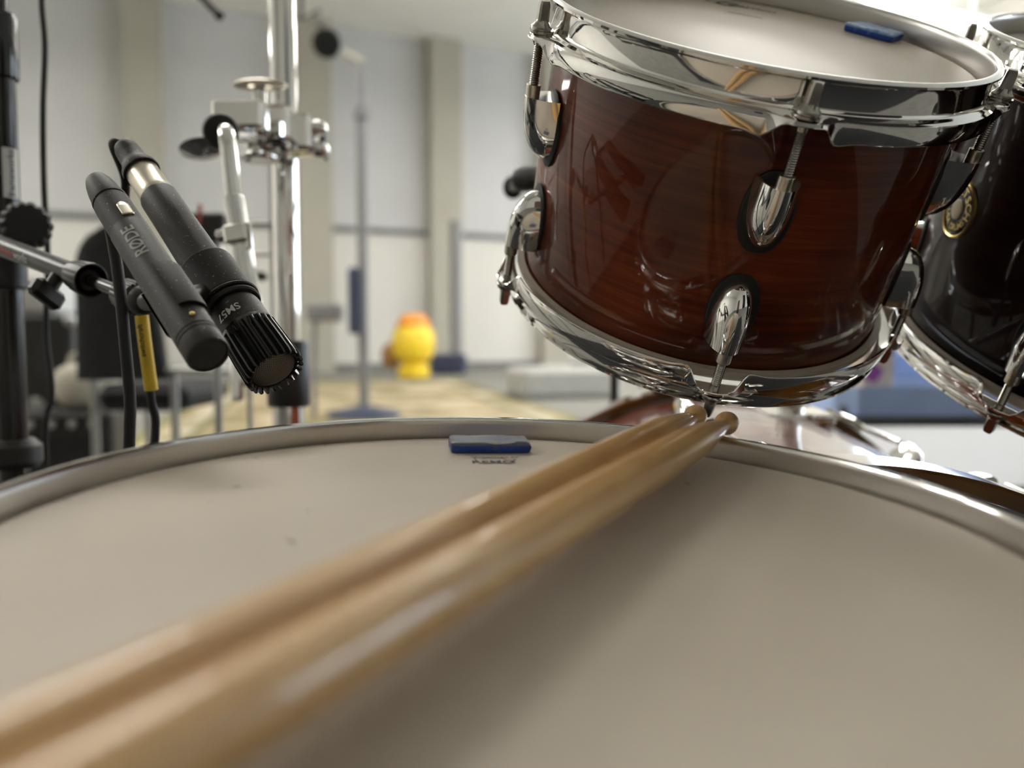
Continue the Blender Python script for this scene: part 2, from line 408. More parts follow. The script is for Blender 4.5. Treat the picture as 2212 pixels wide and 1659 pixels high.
# rug
def rug_mat():
    m, nt, b = nodes('patterned_rug')
    tc = nt.nodes.new('ShaderNodeTexCoord'); sx = nt.nodes.new('ShaderNodeSeparateXYZ'); nt.links.new(tc.outputs['Object'], sx.inputs[0])
    def mth(op, a, b_=None, v=None):
        n = nt.nodes.new('ShaderNodeMath'); n.operation = op; nt.links.new(a, n.inputs[0])
        if b_ is not None: nt.links.new(b_, n.inputs[1])
        if v is not None: n.inputs[1].default_value = v
        return n.outputs[0]
    ax = mth('DIVIDE', mth('ABSOLUTE', sx.outputs[0]), v=1.6); ay = mth('DIVIDE', mth('ABSOLUTE', sx.outputs[1]), v=4.0)
    e = mth('MAXIMUM', ax, ay)
    r = nt.nodes.new('ShaderNodeValToRGB'); r.color_ramp.interpolation = 'CONSTANT'; el = r.color_ramp.elements
    tan = (.42, .345, .225, 1); ol = (.20, .19, .085, 1); cr = (.46, .41, .31, 1)
    el[0].position = 0; el[0].color = tan; el[1].position = .74; el[1].color = ol
    for p, c in ((.78, cr), (.86, tan), (.92, ol)): x = el.new(p); x.color = c
    nt.links.new(e, r.inputs[0])
    no = nt.nodes.new('ShaderNodeTexNoise'); no.inputs['Scale'].default_value = 1.6; no.inputs['Detail'].default_value = 3
    nt.links.new(tc.outputs['Object'], no.inputs[0])
    r2 = nt.nodes.new('ShaderNodeValToRGB'); r2.color_ramp.elements[0].position = .45; r2.color_ramp.elements[0].color = (.42, .42, .25, 1)
    r2.color_ramp.elements[1].position = .55; r2.color_ramp.elements[1].color = (1, 1, 1, 1); nt.links.new(no.outputs[0], r2.inputs[0])
    mx = nt.nodes.new('ShaderNodeMix'); mx.data_type = 'RGBA'; mx.blend_type = 'MULTIPLY'; mx.inputs[0].default_value = .8
    nt.links.new(r.outputs[0], mx.inputs[6]); nt.links.new(r2.outputs[0], mx.inputs[7])
    nt.links.new(mx.outputs[2], b.inputs['Base Color']); b.inputs['Roughness'].default_value = .95
    return m
rp = Vector((-1.43, 7.9, 0)); rdir = Vector((-.24, 1, 0))
rug = MB().box((0, 0, .008), (3.2, 8.0, .016), bev=.004).build('rug', rug_mat(), None, M=frame(rp, (0, 0, 1), (1, .24, 0)))
tag(rug, 'tan patterned rug with an olive border on the grey floor', 'rug')

# ------------------------------------------------------------------ drum building kit
def smooth(x): x = max(0, min(1, x)); return x*x*(3-2*x)
def hoop_mesh(rw, lugs, ez=.018, zs=.034, ear=.0165, top=True, seg=360, drop=.0055):
    "triple flanged hoop, crest at z=0; skirt notched down to flat ears at the lug angles"
    sg = -1 if top else 1
    def prof(a):
        d = min(abs((a-l+PI) % (2*PI)-PI) for l in lugs)*rw
        e = 1-smooth((d-.0080)/.0095)
        bul = math.exp(-((d-.019)/.006)**2)
        rf = rw+.0085+(ear-.0085)*e; z2 = zs*(1-e)+(ez+.0028)*e + .0015*bul
        if e > .02: rf = rw+.0085+(ear-.0085)*e*math.sqrt(max(0, 1-(min(d, .0099)/.0105)**2)*.6+.4)
        P = [(rw, .004), (rw+.0002, .0016), (rw+.001, .0004), (rw+.0025, 0), (rw+.0042, .0003), (rw+.0054, .0014), (rw+.0052, .0027), (rw+.0038, .0034),
             (rw+.0024, .0042), (rw+.0020, .0060), (rw+.0020, ez-.0042), (rw+.0024, ez-.0026), (rw+.0036, ez-.0015), (rw+.0056, ez-.0009), (rf-.0022, ez-.0004), (rf-.0006, ez+.0004), (rf, ez+.0022),
             (rf+.0004, max(z2-.001, ez+.0024)), (rf-.0002, max(z2, ez+.0026)), (rf-.0012, max(z2-.0005, ez+.0025)), (rf-.0018, ez+.0024), (rf-.003, ez+.0018), (rw+.004, ez+.0012), (rw+.0004, ez), (rw, ez-.003)]
        return [(r, sg*z) for r, z in P]
    mb = MB(); mb.lathe(prof(0), seg, closed=True, rfun=prof); me = mb.mesh('hoop', CHROME, 40)
    me.materials.append(SATIN)
    for p in me.polygons:
        c = p.center
        if math.hypot(c.x, c.y) < rw+.0009 and abs(c.z) > .0012: p.material_index = 1
    return me
def lug_mesh(L, Rs, wid=.0134, prot=.0185):
    "bullet lug: mouth at s=0, tapering closed end at s=1, on a shell of radius Rs; local x=tangent, y=axial, z=out"
    mb = MB(); ns, nk = 18, 20; vs = []
    for i in range(ns+1):
        s = 1-(1-i/ns)**1.6; s = i/ns*.55+s*.45
        w = wid*(1-.10*(1-s))*(math.sqrt(max(0, 1-max(0, (s-.30)/.70)**2)) if s > .30 else 1)
        p = prot*math.sqrt(max(0, 1-s**2.4))
        for k in range(nk+1):
            a = PI*k/nk; c = math.cos(a); sn = math.sin(a)
            zz = p*(sn**.72)
            x = w*(abs(c)**.85)*(1 if c > 0 else -1)*(1-.34*sn**.8)
            vs.append((x, -s*L, zz + math.sqrt(max(0, Rs*Rs-x*x))-Rs))
    fs = [(i*(nk+1)+k, i*(nk+1)+k+1, (i+1)*(nk+1)+k+1, (i+1)*(nk+1)+k) for i in range(ns) for k in range(nk)]
    fs.append(tuple(range(nk, -1, -1)))
    mb.add(vs, fs)
    return mb.mesh('lug', CHROME, 42)
def gasket_mesh(L, Rs, wid=.0147):
    mb = MB(); N = 40
    def ring(k, z):
        out = []
        for i in range(N):
            a = 2*PI*i/N; x = wid*k*math.cos(a)*(1 if math.sin(a) < 0 else 1); y = -L/2+(L/2+.0042)*k*math.sin(a)
            sx = (abs(math.cos(a))**.8)*(1 if math.cos(a) > 0 else -1)*wid*k
            out.append((sx, y, z+math.sqrt(Rs*Rs-sx*sx)-Rs))
        return out
    vs = ring(1, 0)+ring(1, .0018)+ring(.93, .0024); fs = []
    for j in range(2): fs += [(j*N+i, j*N+(i+1) % N, (j+1)*N+(i+1) % N, (j+1)*N+i) for i in range(N)]
    fs.append(tuple(2*N+i for i in range(N))); fs.append(tuple(range(N-1, -1, -1)))
    mb.add(vs, fs); return mb.mesh('gasket', RUBBER)
def rod_mesh(z_head, z_end, sg, thread_from, length_head=.013):
    "tension rod along axis z from the washer on the ear (z_head) to the lug (z_end); sg=+1 head up"
    mb = MB(); pr = []
    r0, r1 = .0029, .0023
    z = z_end; n = int(abs(thread_from-z_end)/.00065)
    for i in range(n+1):
        zz = z_end+(thread_from-z_end)*i/n; pr.append((r0 if i % 2 == 0 else r1, zz))
    pr += [(.0029, thread_from+sg*.0002), (.0029, z_head)]
    mb.lathe(pr, 14)
    h = z_head
    mb.lathe([(0, h), (.0066, h), (.0070, h+sg*.0006), (.0070, h+sg*.0016), (.0058, h+sg*.0018), (.0058, h+sg*.0024), (.0064, h+sg*.0026), (.0062, h+sg*.0036), (.0050, h+sg*.0046), (.0040, h+sg*.0062), (.0036, h+sg*.0070), (0, h+sg*.0070)], 28)
    s_ = .0030
    vs = []; L = [(s_*1.12, .0060), (s_*1.02, .0150), (s_*.82, .0172)]
    for (q, dz) in L:
        c = q*.35
        vs += [(q, -q+c, h+sg*dz), (q, q-c, h+sg*dz), (q-c, q, h+sg*dz), (-q+c, q, h+sg*dz), (-q, q-c, h+sg*dz), (-q, -q+c, h+sg*dz), (-q+c, -q, h+sg*dz), (q-c, -q, h+sg*dz)]
    fs = [(j*8+i, j*8+(i+1) % 8, (j+1)*8+(i+1) % 8, (j+1)*8+i) for j in range(2) for i in range(8)]
    fs += [tuple(16+i for i in range(8)), tuple(range(7, -1, -1))]
    mb.add(vs, fs)
    return mb.mesh('tension_rod', STEEL, 30)

def make_drum(root, Rs, rw, Hc, lugs, shell_m, top_p, bot_p, hd=.0135, lugL=.039, rodr=None, tmouth=.052, bmouth=.046, crestz=0.0, rotbot=0):
    "drum in local coordinates with the batter crest at z=0 and the resonant crest at z=-Hc"
    rodr = rodr or rw+.0100
    zt, zb = -hd-.0015, -Hc+hd+.0015
    t_ = .006
    MB().lathe([(Rs-t_, zt-.002), (Rs-.003, zt), (Rs-.001, zt-.0015), (Rs, zt-.004), (Rs, zb+.004), (Rs-.001, zb+.0015), (Rs-.003, zb), (Rs-t_, zb+.002)], 192, closed=True).build('shell', shell_m, root)
    for nm, z, sg in (('batter_head', -hd, 1), ('resonant_head', -Hc+hd, -1)):
        mb = MB(); mb.lathe([(0, z), (rw*.5, z), (rw-.008, z), (rw-.0035, z-sg*.0006), (rw-.0012, z-sg*.003), (rw-.0002, z-sg*.0048), (rw-.0004, z-sg*.0085), (Rs+.0008, z-sg*.0085), (Rs+.0008, z-sg*.0012), (0, z-sg*.0008)], 160)
        mb.build(nm, HEAD, root)
    hm = hoop_mesh(rw, lugs, top=True, **top_p); inst('batter_hoop', hm, root)
    lb = [l+rotbot for l in lugs]
    hb = hoop_mesh(rw, lb, top=False, **bot_p); o = inst('resonant_hoop', hb, root); o.location = (0, 0, -Hc)
    lm = lug_mesh(lugL, Rs); gm = gasket_mesh(lugL, Rs)
    fm = MB().lathe([(0, -.003), (.0044, -.003), (.0044, .0066), (.0041, .0070), (.0033, .0070), (0, .0070)], 24).mesh('ferrule', NICKEL)
    ez_t, ez_b = top_p['ez'], bot_p['ez']
    rt = rod_mesh(-ez_t+.0007, -tmouth-.004, 1, -ez_t-.006)
    rb = rod_mesh(-Hc+ez_b-.0007, -Hc+bmouth+.004, -1, -Hc+ez_b+.006)
    for sgn, LL in ((1, lugs), (-1, lb)):
        for a in LL:
            zmouth = -tmouth if sgn > 0 else -Hc+bmouth
            out = Vector((math.cos(a), math.sin(a), 0)); yy = Vector((0, 0, sgn)); xx = yy.cross(out)
            M = Matrix((xx, yy, out)).transposed().to_4x4(); M.translation = out*(Rs+.0016)+Vector((0, 0, zmouth))
            L = inst('lug', lm, root, M)
            inst('gasket', gm, L, Matrix.Translation((0, 0, -.0018)))
            inst('ferrule', fm, L, Matrix.Translation((0, 0, rodr-Rs-.0016)) @ Matrix.Rotation(-PI/2, 4, 'X'))
            inst('tension_rod', rt if sgn > 0 else rb, root, Matrix.Translation(out*rodr) @ Matrix.Rotation(a, 4, 'Z'))

def cam_frame(c, n):
    "frame whose Z is the drum axis n and X the camera's right (camera coordinates)"
    return frame(W(*c), D(*n), (1, 0, 0))

# ------------------------------------------------------------------ tom, small
nA = Vector((.1485, -1, -.7048)); MA = cam_frame((.1567, -.2261, .5113), nA)
R0 = math.radians
lugsA = [R0(265.5+72*i) for i in range(5)]
tomA = thing('tom_drum', 'smaller rack tom in glossy reddish-brown lacquer with chrome hoops, blue pad on its head', 'drum', MA)
make_drum(tomA, .127, .1325, .1985, lugsA, LACQ, dict(ez=.020, zs=.0305), dict(ez=.0135, zs=.026), rotbot=R0(-1), tmouth=.056, bmouth=.042)
def head_text(root, s, size, c, ang, z, m, name, label, shear=0, spacing=1, bold=.018):
    ca, sa = math.cos(ang), math.sin(ang)
    return text_obj(s, size, lambda x, y: (c[0]+x*ca-y*sa, c[1]+x*sa+y*ca, z), m, name, root, label, shear=shear, spacing=spacing, bold=bold)
iA = MA.inverted(); nAw = MA.col[2].xyz
def loc_on(M, px, py, z):
    n = M.col[2].xyz; p = hit(px, py, M.translation+n*z, n); return M.inverted() @ p
p0 = loc_on(MA, 1585, 12, -.0135); p1 = loc_on(MA, 1666, 27, -.0135)
ang = math.atan2(p1.y-p0.y, p1.x-p0.x); cen = (p0+p1)/2
tl = head_text(tomA, 'GRETSCH', (p1-p0).length*.27, (cen.x, cen.y), ang, -.0132, INK, 'printed_logo', 'black printed lettering on the drum head', shear=.3, bold=.035)
ca, sa = math.cos(ang), math.sin(ang)
pg = loc_on(MA, 1562, 8, -.0135)
head_text(tomA, 'G', .022, (pg.x, pg.y), ang, -.0132, INK, 'printed_logo', 'large printed initial on the drum head', shear=.3)
mb = MB()
for k in range(1):
    N = 40; q = []
    for i in range(N+1):
        a = PI*.45+PI*1.3*i/N; rx, ry = .017, .0075; wd = .0004+.0009*math.sin(PI*i/N)
        for r_ in (1, 1-wd/.012):
            x = rx*r_*math.cos(a); y = ry*r_*math.sin(a); q.append((pg.x+.004+x*ca-y*sa, pg.y+x*sa+y*ca, -.0132))
    mb.add(q, [(2*i, 2*i+1, 2*i+3, 2*i+2) for i in range(N)])
mb.build('printed_swirl', INK, tomA)
pd = loc_on(MA, 1608, 33, -.0135)
head_text(tomA, 'PERMATONE', .0042, (pd.x, pd.y), ang, -.0132, INK, 'printed_logo', 'small printed line under the logo', shear=.2)

# ------------------------------------------------------------------ tom, large
nB = Vector((.088, -1, -.641)); MBf = cam_frame((.475, -.207, .529), nB)
lugsB = [R0(216+60*i) for i in range(6)]
tomB = thing('tom_drum', 'larger dark brown rack tom at the right edge with a round gold badge', 'drum', MBf)
make_drum(tomB, .152, .1575, .2273, lugsB, LACQD, dict(ez=.020, zs=.0305), dict(ez=.0135, zs=.026), tmouth=.056, bmouth=.042)
# badge, wrapped on the shell: find the shell point seen at the badge centre
def shell_hit(M, R, px, py):
    o = M.inverted() @ Vector((0, 0, CAMH)); d = (M.inverted().to_3x3() @ (PX(px, py, 1)-Vector((0, 0, CAMH))))
    a = d.x**2+d.y**2; b = 2*(o.x*d.x+o.y*d.y); c = o.x**2+o.y**2-R*R
    disc = b*b-4*a*c
    if disc < 0: return o-d*b/(2*a)
    return o+d*((-b-math.sqrt(disc))/(2*a))
ph = shell_hit(MBf, .152, 2072, 452); aB = math.atan2(ph.y, ph.x); zB = ph.z
def onB(x, y, h=0.0):
    a = aB+x/.152; r = .152+h; return (r*math.cos(a), r*math.sin(a), zB+y)
mb = MB(); N = 48
rings = [(.0, .0012), (.0195, .0012), (.0205, .0004)]
for (h, R_, m_, nm, par) in ((.0012, .0195, None, None, None),):
    pass
def disc(mb, R_, h, rim=.0006):
    vs = [onB(0, 0, h)]
    for (rr, hh) in ((R_*.5, h), (R_-rim, h), (R_, h-rim*.6), (R_, 0)):
        for i in range(N): vs.append(onB(rr*math.cos(2*PI*i/N), rr*math.sin(2*PI*i/N), hh))
    fs = [(0, 1+i, 1+(i+1) % N) for i in range(N)]
    for j in range(3): fs += [(1+j*N+i, 1+(j+1)*N+i, 1+(j+1)*N+(i+1) % N, 1+j*N+(i+1) % N) for i in range(N)]
    mb.add(vs, fs); return mb
bd = disc(MB(), .0190, .0010).build('badge', BLACKG, tomB); bd['label'] = 'round black and gold badge with raised lettering'
mb = MB()
vs = []; prf = [(.0182, .0008), (.0184, .0016), (.0190, .0020), (.0198, .0016), (.0200, 0)]
for (rr, hh) in prf: vs += [onB(rr*math.cos(2*PI*i/N), rr*math.sin(2*PI*i/N), hh) for i in range(N)]
mb.add(vs, [(j*N+i, (j+1)*N+i, (j+1)*N+(i+1) % N, j*N+(i+1) % N) for j in range(4) for i in range(N)]).build('rim', GOLD, bd)
disc(MB(), .0070, .0022).build('vent_grommet', CREAM, bd)
letters = []
def ring_text(s, size, r, a0, a1, flip=False):
    mb = MB()
    for i, ch in enumerate(s):
        if ch == ' ': continue
        a = a0+(a1-a0)*(i+.5)/len(s)
        t = a-PI/2 if not flip else a+PI/2
        cx, cy = r*math.cos(a), r*math.sin(a)
        m2 = text_mb(ch, size, lambda x, y: onB(cx+x*math.cos(t)-y*math.sin(t), cy+x*math.sin(t)+y*math.cos(t), .0013))
        mb.add(m2.v, m2.f)
    return mb
k1 = ring_text('GRETSCH', .0088, .0128, R0(165), R0(-15))
k1.add(*(lambda q: (q.v, q.f))(ring_text('USA DRUMS', .0062, .0128, R0(200), R0(340), True)))
me = bpy.data.meshes.new('lettering'); me.from_pydata([tuple(p) for p in k1.v], [], k1.f); me.materials.append(GOLD)
inst('lettering', me, bd)

# ------------------------------------------------------------------ snare drum
nS = Vector((.031, -1, -.1377)); MS0 = cam_frame((-.0011, .0528, .2808), nS)
MS = MS0 @ Matrix.Translation((0, 0, .0102))
lugsS = [R0(90+18+36*i) for i in range(10)]
snare = thing('snare_drum', 'large foreground snare drum with a white coated head and chrome hoop', 'drum', MS)
DH = .0102
make_drum(snare, .1778-.006, .1765, .150, lugsS, CHROME, dict(ez=.022, zs=.034), dict(ez=.0135, zs=.027), hd=DH, lugL=.030, tmouth=.046, bmouth=.040)
nS_ = MS.col[2].xyz
for s_, sz, px, py in (('REMO', .0062, 1066, 999), ('TRADEMARK BY', .0026, 1068, 989)):
    p = loc_on(MS, px, py, -DH); q = loc_on(MS, px+20, py, -DH)
    head_text(snare, s_, sz*1.25, (p.x, p.y), math.atan2(q.y-p.y, q.x-p.x), -DH+.0003, INK, 'printed_logo', 'small black print on the drum head')
pr_ = loc_on(MS, 1068, 997, -DH)
mb = MB()
cr = [(-.0105, .0062), (-.0075, -.0040), (.0075, -.0040), (.0105, .0062), (.0062, .0036), (.0035, .0078), (0, .0042), (-.0035, .0078), (-.0062, .0036)]
n_ = len(cr); q = []
for (x, y) in cr: q.append((pr_.x+x, pr_.y+y, -DH+.0002))
for (x, y) in cr: q.append((pr_.x+x*.93, pr_.y+y*.86+.0002, -DH+.0002))
mb.add(q, [(i, (i+1) % n_, n_+(i+1) % n_, n_+i) for i in range(n_)]).build('printed_crown', INK, snare)
# scuffs left by sticks
mb = MB()
def scuff(px, py, L, wd, ang):
    p = loc_on(MS, px, py, -DH); x = Vector((math.cos(ang), math.sin(ang), 0)); y = Vector((-x.y, x.x, 0))
    c = Vector((p.x, p.y, -DH+.0002)); k = 12
    vs = [c+x*L*math.cos(2*PI*i/k)*(1+.2*math.sin(i*5))+y*wd*math.sin(2*PI*i/k)*(1+.3*math.cos(i*3)) for i in range(k)]
    mb.add(vs, [tuple(range(k))])
for a in ((148, 1071, .0016, .0006, .1), (144, 1079, .0018, .0006, .15), (512, 1052, .0018, .0010, .2), (455, 1085, .0006, .0006, 0), (630, 1170, .0020, .0007, -.2), (553, 990, .0012, .0005, 0), (495, 990, .0008, .0004, 0), (1485, 1046, .0007, .0022, .3), (665, 1104, .0010, .0006, .3)):
    scuff(*a)
mb.build('scuff_marks', mat('scuff_grey', (.22, .2, .19), .7), snare)

# blue damping pads
def gel(name, M, sx, sy, sz, mt, label, seed):
    mb = MB(); nx, ny, nz = 28, 14, 4; idx = {}; vs = []
    def P(i, j, k):
        key = (i, j, k)
        if key not in idx:
            x = (i/nx-.5)*2; y = (j/ny-.5)*2; z = k/nz
            e = .05 if k in (nz,) else 0
            cx = math.copysign(abs(x), x); rr = 1-.035*(abs(x)**8*abs(y)**8)
            bulge = 1-.03*(z-.5)**2*4
            p = Vector((x*sx/2*bulge*rr, y*sy/2*bulge*rr*(1-.04*abs(x)**6), z*sz))
            if k > 0:
                nn = noise.noise(Vector((x*1.7+seed, y*1.2, z)))*sz*.18; p.z += nn*z
                p.x += noise.noise(Vector((seed+5, y*2, z*3)))*.0007; p.y += noise.noise(Vector((x*3+seed, 2, z*3)))*.0007
                if abs(x) > .97 or abs(y) > .97: p.z -= sz*.10*(k == nz)
            idx[key] = len(vs); vs.append(p)
        return idx[key]
    fs = []
    for i in range(nx):
        for j in range(ny):
            fs.append((P(i, j, nz), P(i+1, j, nz), P(i+1, j+1, nz), P(i, j+1, nz))); fs.append((P(i, j, 0), P(i, j+1, 0), P(i+1, j+1, 0), P(i+1, j, 0)))
    for k in range(nz):
        for i in range(nx):
            fs.append((P(i, 0, k), P(i+1, 0, k), P(i+1, 0, k+1), P(i, 0, k+1))); fs.append((P(i, ny, k), P(i, ny, k+1), P(i+1, ny, k+1), P(i+1, ny, k)))
        for j in range(ny):
            fs.append((P(0, j, k), P(0, j, k+1), P(0, j+1, k+1), P(0, j+1, k))); fs.append((P(nx, j, k), P(nx, j+1, k), P(nx, j+1, k+1), P(nx, j, k+1)))
    mb.add(vs, fs); o = mb.build(name, mt, None, 60); o.matrix_world = M
    return tag(o, label, 'damping pad')
p = loc_on(MS, 1055, 980, -DH); q = loc_on(MS, 1148, 980, -DH); d = (q-p)
gc = MS @ Vector((p.x, p.y+.0105, -DH+.0003))
gel('gel_pad', frame(gc, nS_, MS.to_3x3() @ d), .0405, .021, .0052, gel_mat('dusty_blue_gel', .85), 'dusty blue gel pad stuck on the snare drum head', 1.3)
a_ = loc_on(MA, 1818, 66, -.0135); b_ = loc_on(MA, 1924, 94, -.0135); c_ = loc_on(MA, 1968, 86, -.0135)
xd = (b_-a_); yd = Vector((-xd.y, xd.x, 0)).normalized(); wy = abs((c_-b_).dot(yd))
wy = max(.016, min(.024, wy))
gc = (a_+b_)/2+yd*wy/2
gel('gel_pad', frame(MA @ Vector((gc.x, gc.y, -.0132)), nAw, MA.to_3x3() @ xd), xd.length, wy, .0050, gel_mat('bright_blue_gel', .59), 'bright blue gel pad stuck on the smaller tom head', 4.1)

# ------------------------------------------------------------------ drumsticks
def stick_mesh():
    "butt at z=0, tip at z=.406"
    pr = [(0, 0), (.0040, .0004), (.0066, .002), (.0076, .005), (.0081, .010)]
    pr += [(.0081, z) for z in (.05, .12, .20, .28, .332)]
    for i in range(1, 13):
        t = i/12; pr.append((.0081-(.0081-.0036)*(t**1.2), .332+.056*t))
    for z, r in ((.3895, .0038), (.3912, .0046), (.3935, .0055), (.3960, .0061), (.3985, .0062), (.4012, .0058), (.4034, .0048), (.405, .0033), (.4058, .0016), (.406, 0)): pr.append((r, z))
    return MB().lathe(pr, 40).mesh('drumstick', HICK, 50)
sm = stick_mesh()
# each stick leans on the far hoop crest, its grip end toward the near hoop
def snare_hit(px, py, h): return hit(px, py, MS0.translation+nS_*h, nS_)
def place_stick(tip, low, label, roll):
    z = (tip-low).normalized(); o = inst('drumstick', sm)
    M = frame(tip-z*.406, z, (0, 0, 1)) @ Matrix.Rotation(roll, 4, 'Z'); o.matrix_world = M
    return tag(o, label, 'drumstick')
LOWH = .0186; TIPH = .0145
tipL = snare_hit(1510, 895, TIPH); tipR = snare_hit(1577, 910, TIPH)
STK = [(tipL, (150, 1578)), (tipR, (400, 1590))]
lowL = snare_hit(*STK[0][1], LOWH)
place_stick(tipL, lowL, 'left drumstick of the pair, its tip above the snare rim', .4)
zl = (tipL-lowL).normalized(); lat = zl.cross(nS_).normalized()
lowR = lowL+lat*.0168+zl*.004
place_stick(tipR, lowR, 'right drumstick of the pair, its tip reaching furthest past the rim', 2.1)

# ------------------------------------------------------------------ added mat and stool, unseen, to darken the chrome reflections
MATF = mat('black_mat', (.018, .018, .019), .95, vary=.3, scale=40, bump=.4, bscale=300)
tag(MB().box((0, 0, .004), (2.6, 2.5, .008), bev=.002).build('added_drum_mat', MATF, None, M=frame(Vector((.1, .35, 0)), (0, 0, 1), (1, 0, 0))), 'black floor mat added under the drum kit for dark reflections', 'mat')
th = thing('added_drum_stool', 'round black padded drum stool added behind the snare drum for dark reflections', 'stool', Matrix.Translation((.12, -.62, .008)))
MB().lathe([(0, .44), (.155, .44), (.168, .45), (.175, .48), (.168, .515), (.150, .53), (0, .535)], 48).build('seat', FABRIC, th)
MB().cyl((0, 0, .10), (0, 0, .44), .014).build('post', CHROME, th)
for i in range(3):
    a = R0(30+120*i); lg = MB().tube([(0, 0, .26), (math.cos(a)*.12, math.sin(a)*.12, .13), (math.cos(a)*.26, math.sin(a)*.26, .014)], .009).build('leg', CHROME, th)
    MB().sphere((math.cos(a)*.265, math.sin(a)*.265, .014), .014).build('rubber_foot', RUBBER, lg)

# ------------------------------------------------------------------ snare stand
SC = MS @ Vector((0, 0, -.150))
st = thing('snare_stand', 'chrome tripod stand with basket arms under the snare drum', 'stand', Matrix.Translation((SC.x, SC.y, .008)))
def loc(o, p): return o.matrix_world.inverted() @ Vector(p)
hub = SC-nS_*.06
mb = MB(); mb.cyl(loc(st, (SC.x, SC.y, .10)), loc(st, hub), .012)
mb.build('pole', CHROME, st)
MB().cyl(loc(st, hub-nS_*.025), loc(st, hub+nS_*.01), .022).build('basket_hub', CHROME, st)
for i in range(3):
    a = R0(90+120*i); o_ = MS.to_3x3() @ Vector((math.cos(a), math.sin(a), 0))
    tip = SC+o_*.182+nS_*.012
    ar = MB().tube([loc(st, hub), loc(st, SC+o_*.09-nS_*.035), loc(st, SC+o_*.176-nS_*.012), loc(st, tip)], .005).build('basket_arm', CHROME, st)
    MB().tube([loc(st, SC+o_*.170-nS_*.006), loc(st, SC+o_*.186-nS_*.004), loc(st, SC+o_*.188+nS_*.018)], .0075).build('rubber_grip', RUBBER, ar)
    g = Vector((math.cos(a+.5), math.sin(a+.5), 0))
    lg = MB().tube([loc(st, Vector((SC.x, SC.y, .22))), loc(st, Vector((SC.x, SC.y, .10))+g*.10), loc(st, Vector((SC.x, SC.y, .020))+g*.26)], .007).build('leg', CHROME, st)
    MB().sphere(loc(st, Vector((SC.x, SC.y, .021))+g*.262), .013).build('rubber_foot', RUBBER, lg)

# ------------------------------------------------------------------ bass drum
bc_near = Vector(((1850-1106)/F*.5, (1005-829.5)/F*.5, .5)); axB = Vector((.052, -.0997, 1)).normalized()
Rb = .279; Rh = .292
up = Vector((0, -1, 0)); up = (up-axB*up.dot(axB)).normalized()
cB = bc_near-up*Rh
MBD = frame(W(*cB), D(*axB), (1, 0, 0))           # z = away from the drummer
bass = thing('bass_drum', 'bass drum with a glossy brown shell and striped wooden hoops below the toms', 'drum', MBD)
LB = .50
MB().lathe([(Rb-.008, .022), (Rb, .022), (Rb, LB-.022), (Rb-.008, LB-.022)], 200, closed=True).build('shell', LACQ, bass)
for nm, z0 in (('batter_hoop', 0), ('resonant_hoop', LB-.04)):
    MB().lathe([(Rh-.011, z0), (Rh-.002, z0), (Rh, z0+.002), (Rh, z0+.038), (Rh-.002, z0+.04), (Rh-.011, z0+.04)], 240, closed=True).build(nm, HOOPW, bass)
for nm, z0 in (('batter_head', .010), ('resonant_head', LB-.010)):
    MB().lathe([(0, z0-.0006), (Rh-.012, z0-.0006), (Rh-.012, z0+.0006), (0, z0+.0006)], 120).build(nm, HEAD, bass)
blm = lug_mesh(.045, Rb, .013, .022)
claw = MB().box((0, .008, .020), (.024, .004, .046), bev=.001).box((0, .000, -.002), (.024, .020, .004), bev=.001).mesh('claw', CHROME)
trod = MB().lathe([(0, -.012), (.003, -.012), (.003, .15), (0, .15)], 16).box((0, 0, -.016), (.05, .007, .007), bev=.002).mesh('tension_rod', CHROME)
for k in range(8):
    a = R0(-90+34+45*k); out = Vector((math.cos(a), math.sin(a), 0))
    for z0, sgn in ((.17, -1), (LB-.17, 1)):
        yy = Vector((0, 0, sgn)); xx = yy.cross(out); M = Matrix((xx, yy, out)).transposed().to_4x4(); M.translation = out*(Rb+.0005)+Vector((0, 0, z0))
        inst('lug', blm, bass, M)
        z_end = 0 if sgn < 0 else LB
        M2 = Matrix((xx, out, -yy)).transposed().to_4x4(); M2.translation = out*(Rh)+Vector((0, 0, z_end))
        cl = inst('claw', claw, bass, M2)
        M3 = Matrix((xx, out, -yy)).transposed().to_4x4(); M3.translation = out*(Rh+.006)+Vector((0, 0, z_end))
        inst('tension_rod', trod, bass, M3)
# spurs reaching the floor
for sx in (-1, 1):
    a = R0(-90+90*sx*.75-0) if sx < 0 else R0(-90+67.5)
    a = math.atan2(.25, sx*1.0)
    base = MBD @ Vector((sx*Rb*.985, Rb*.12, .40)); foot = Vector((base.x+sx*.12, base.y+.10, .020))
    sp_ = MB().cyl(MBD.inverted() @ base, MBD.inverted() @ foot, .008).build('spur', CHROME, bass)
    MB().sphere(MBD.inverted() @ foot, .012).build('rubber_foot', RUBBER, sp_)
# tom holder standing on the bass drum shell
top_l = MBD.inverted() @ Vector((0, 0, 0))
hx, hz = 0.06, .36
py_ = -math.sqrt(Rb*Rb-hx*hx)
def lowest_side(): return -1 if (MBD.to_3x3() @ Vector((0, -1, 0))).z > 0 else 1
sU = lowest_side()                                  # local y sign that points up
pb = Vector((hx, sU*math.sqrt(Rb*Rb-hx*hx), hz)); upb = Vector((0, sU, 0))
holder = thing('tom_holder', 'chrome double tom holder rising from the bass drum between the toms', 'drum mount', MBD @ Matrix.Translation(pb))
hi = holder.matrix_world.inverted()
MB().box((0, 0, 0), (.07, .012, .07), bev=.003).build('base_plate', CHROME, holder)
PT = holder.matrix_world.translation+(MBD.to_3x3() @ upb)*.13
MB().cyl((0, 0, 0), hi @ PT, .0127).build('post', CHROME, holder)
MB().box(hi @ PT, (.05, .05, .045), bev=.006).build('clamp_block', BLACKP, holder)
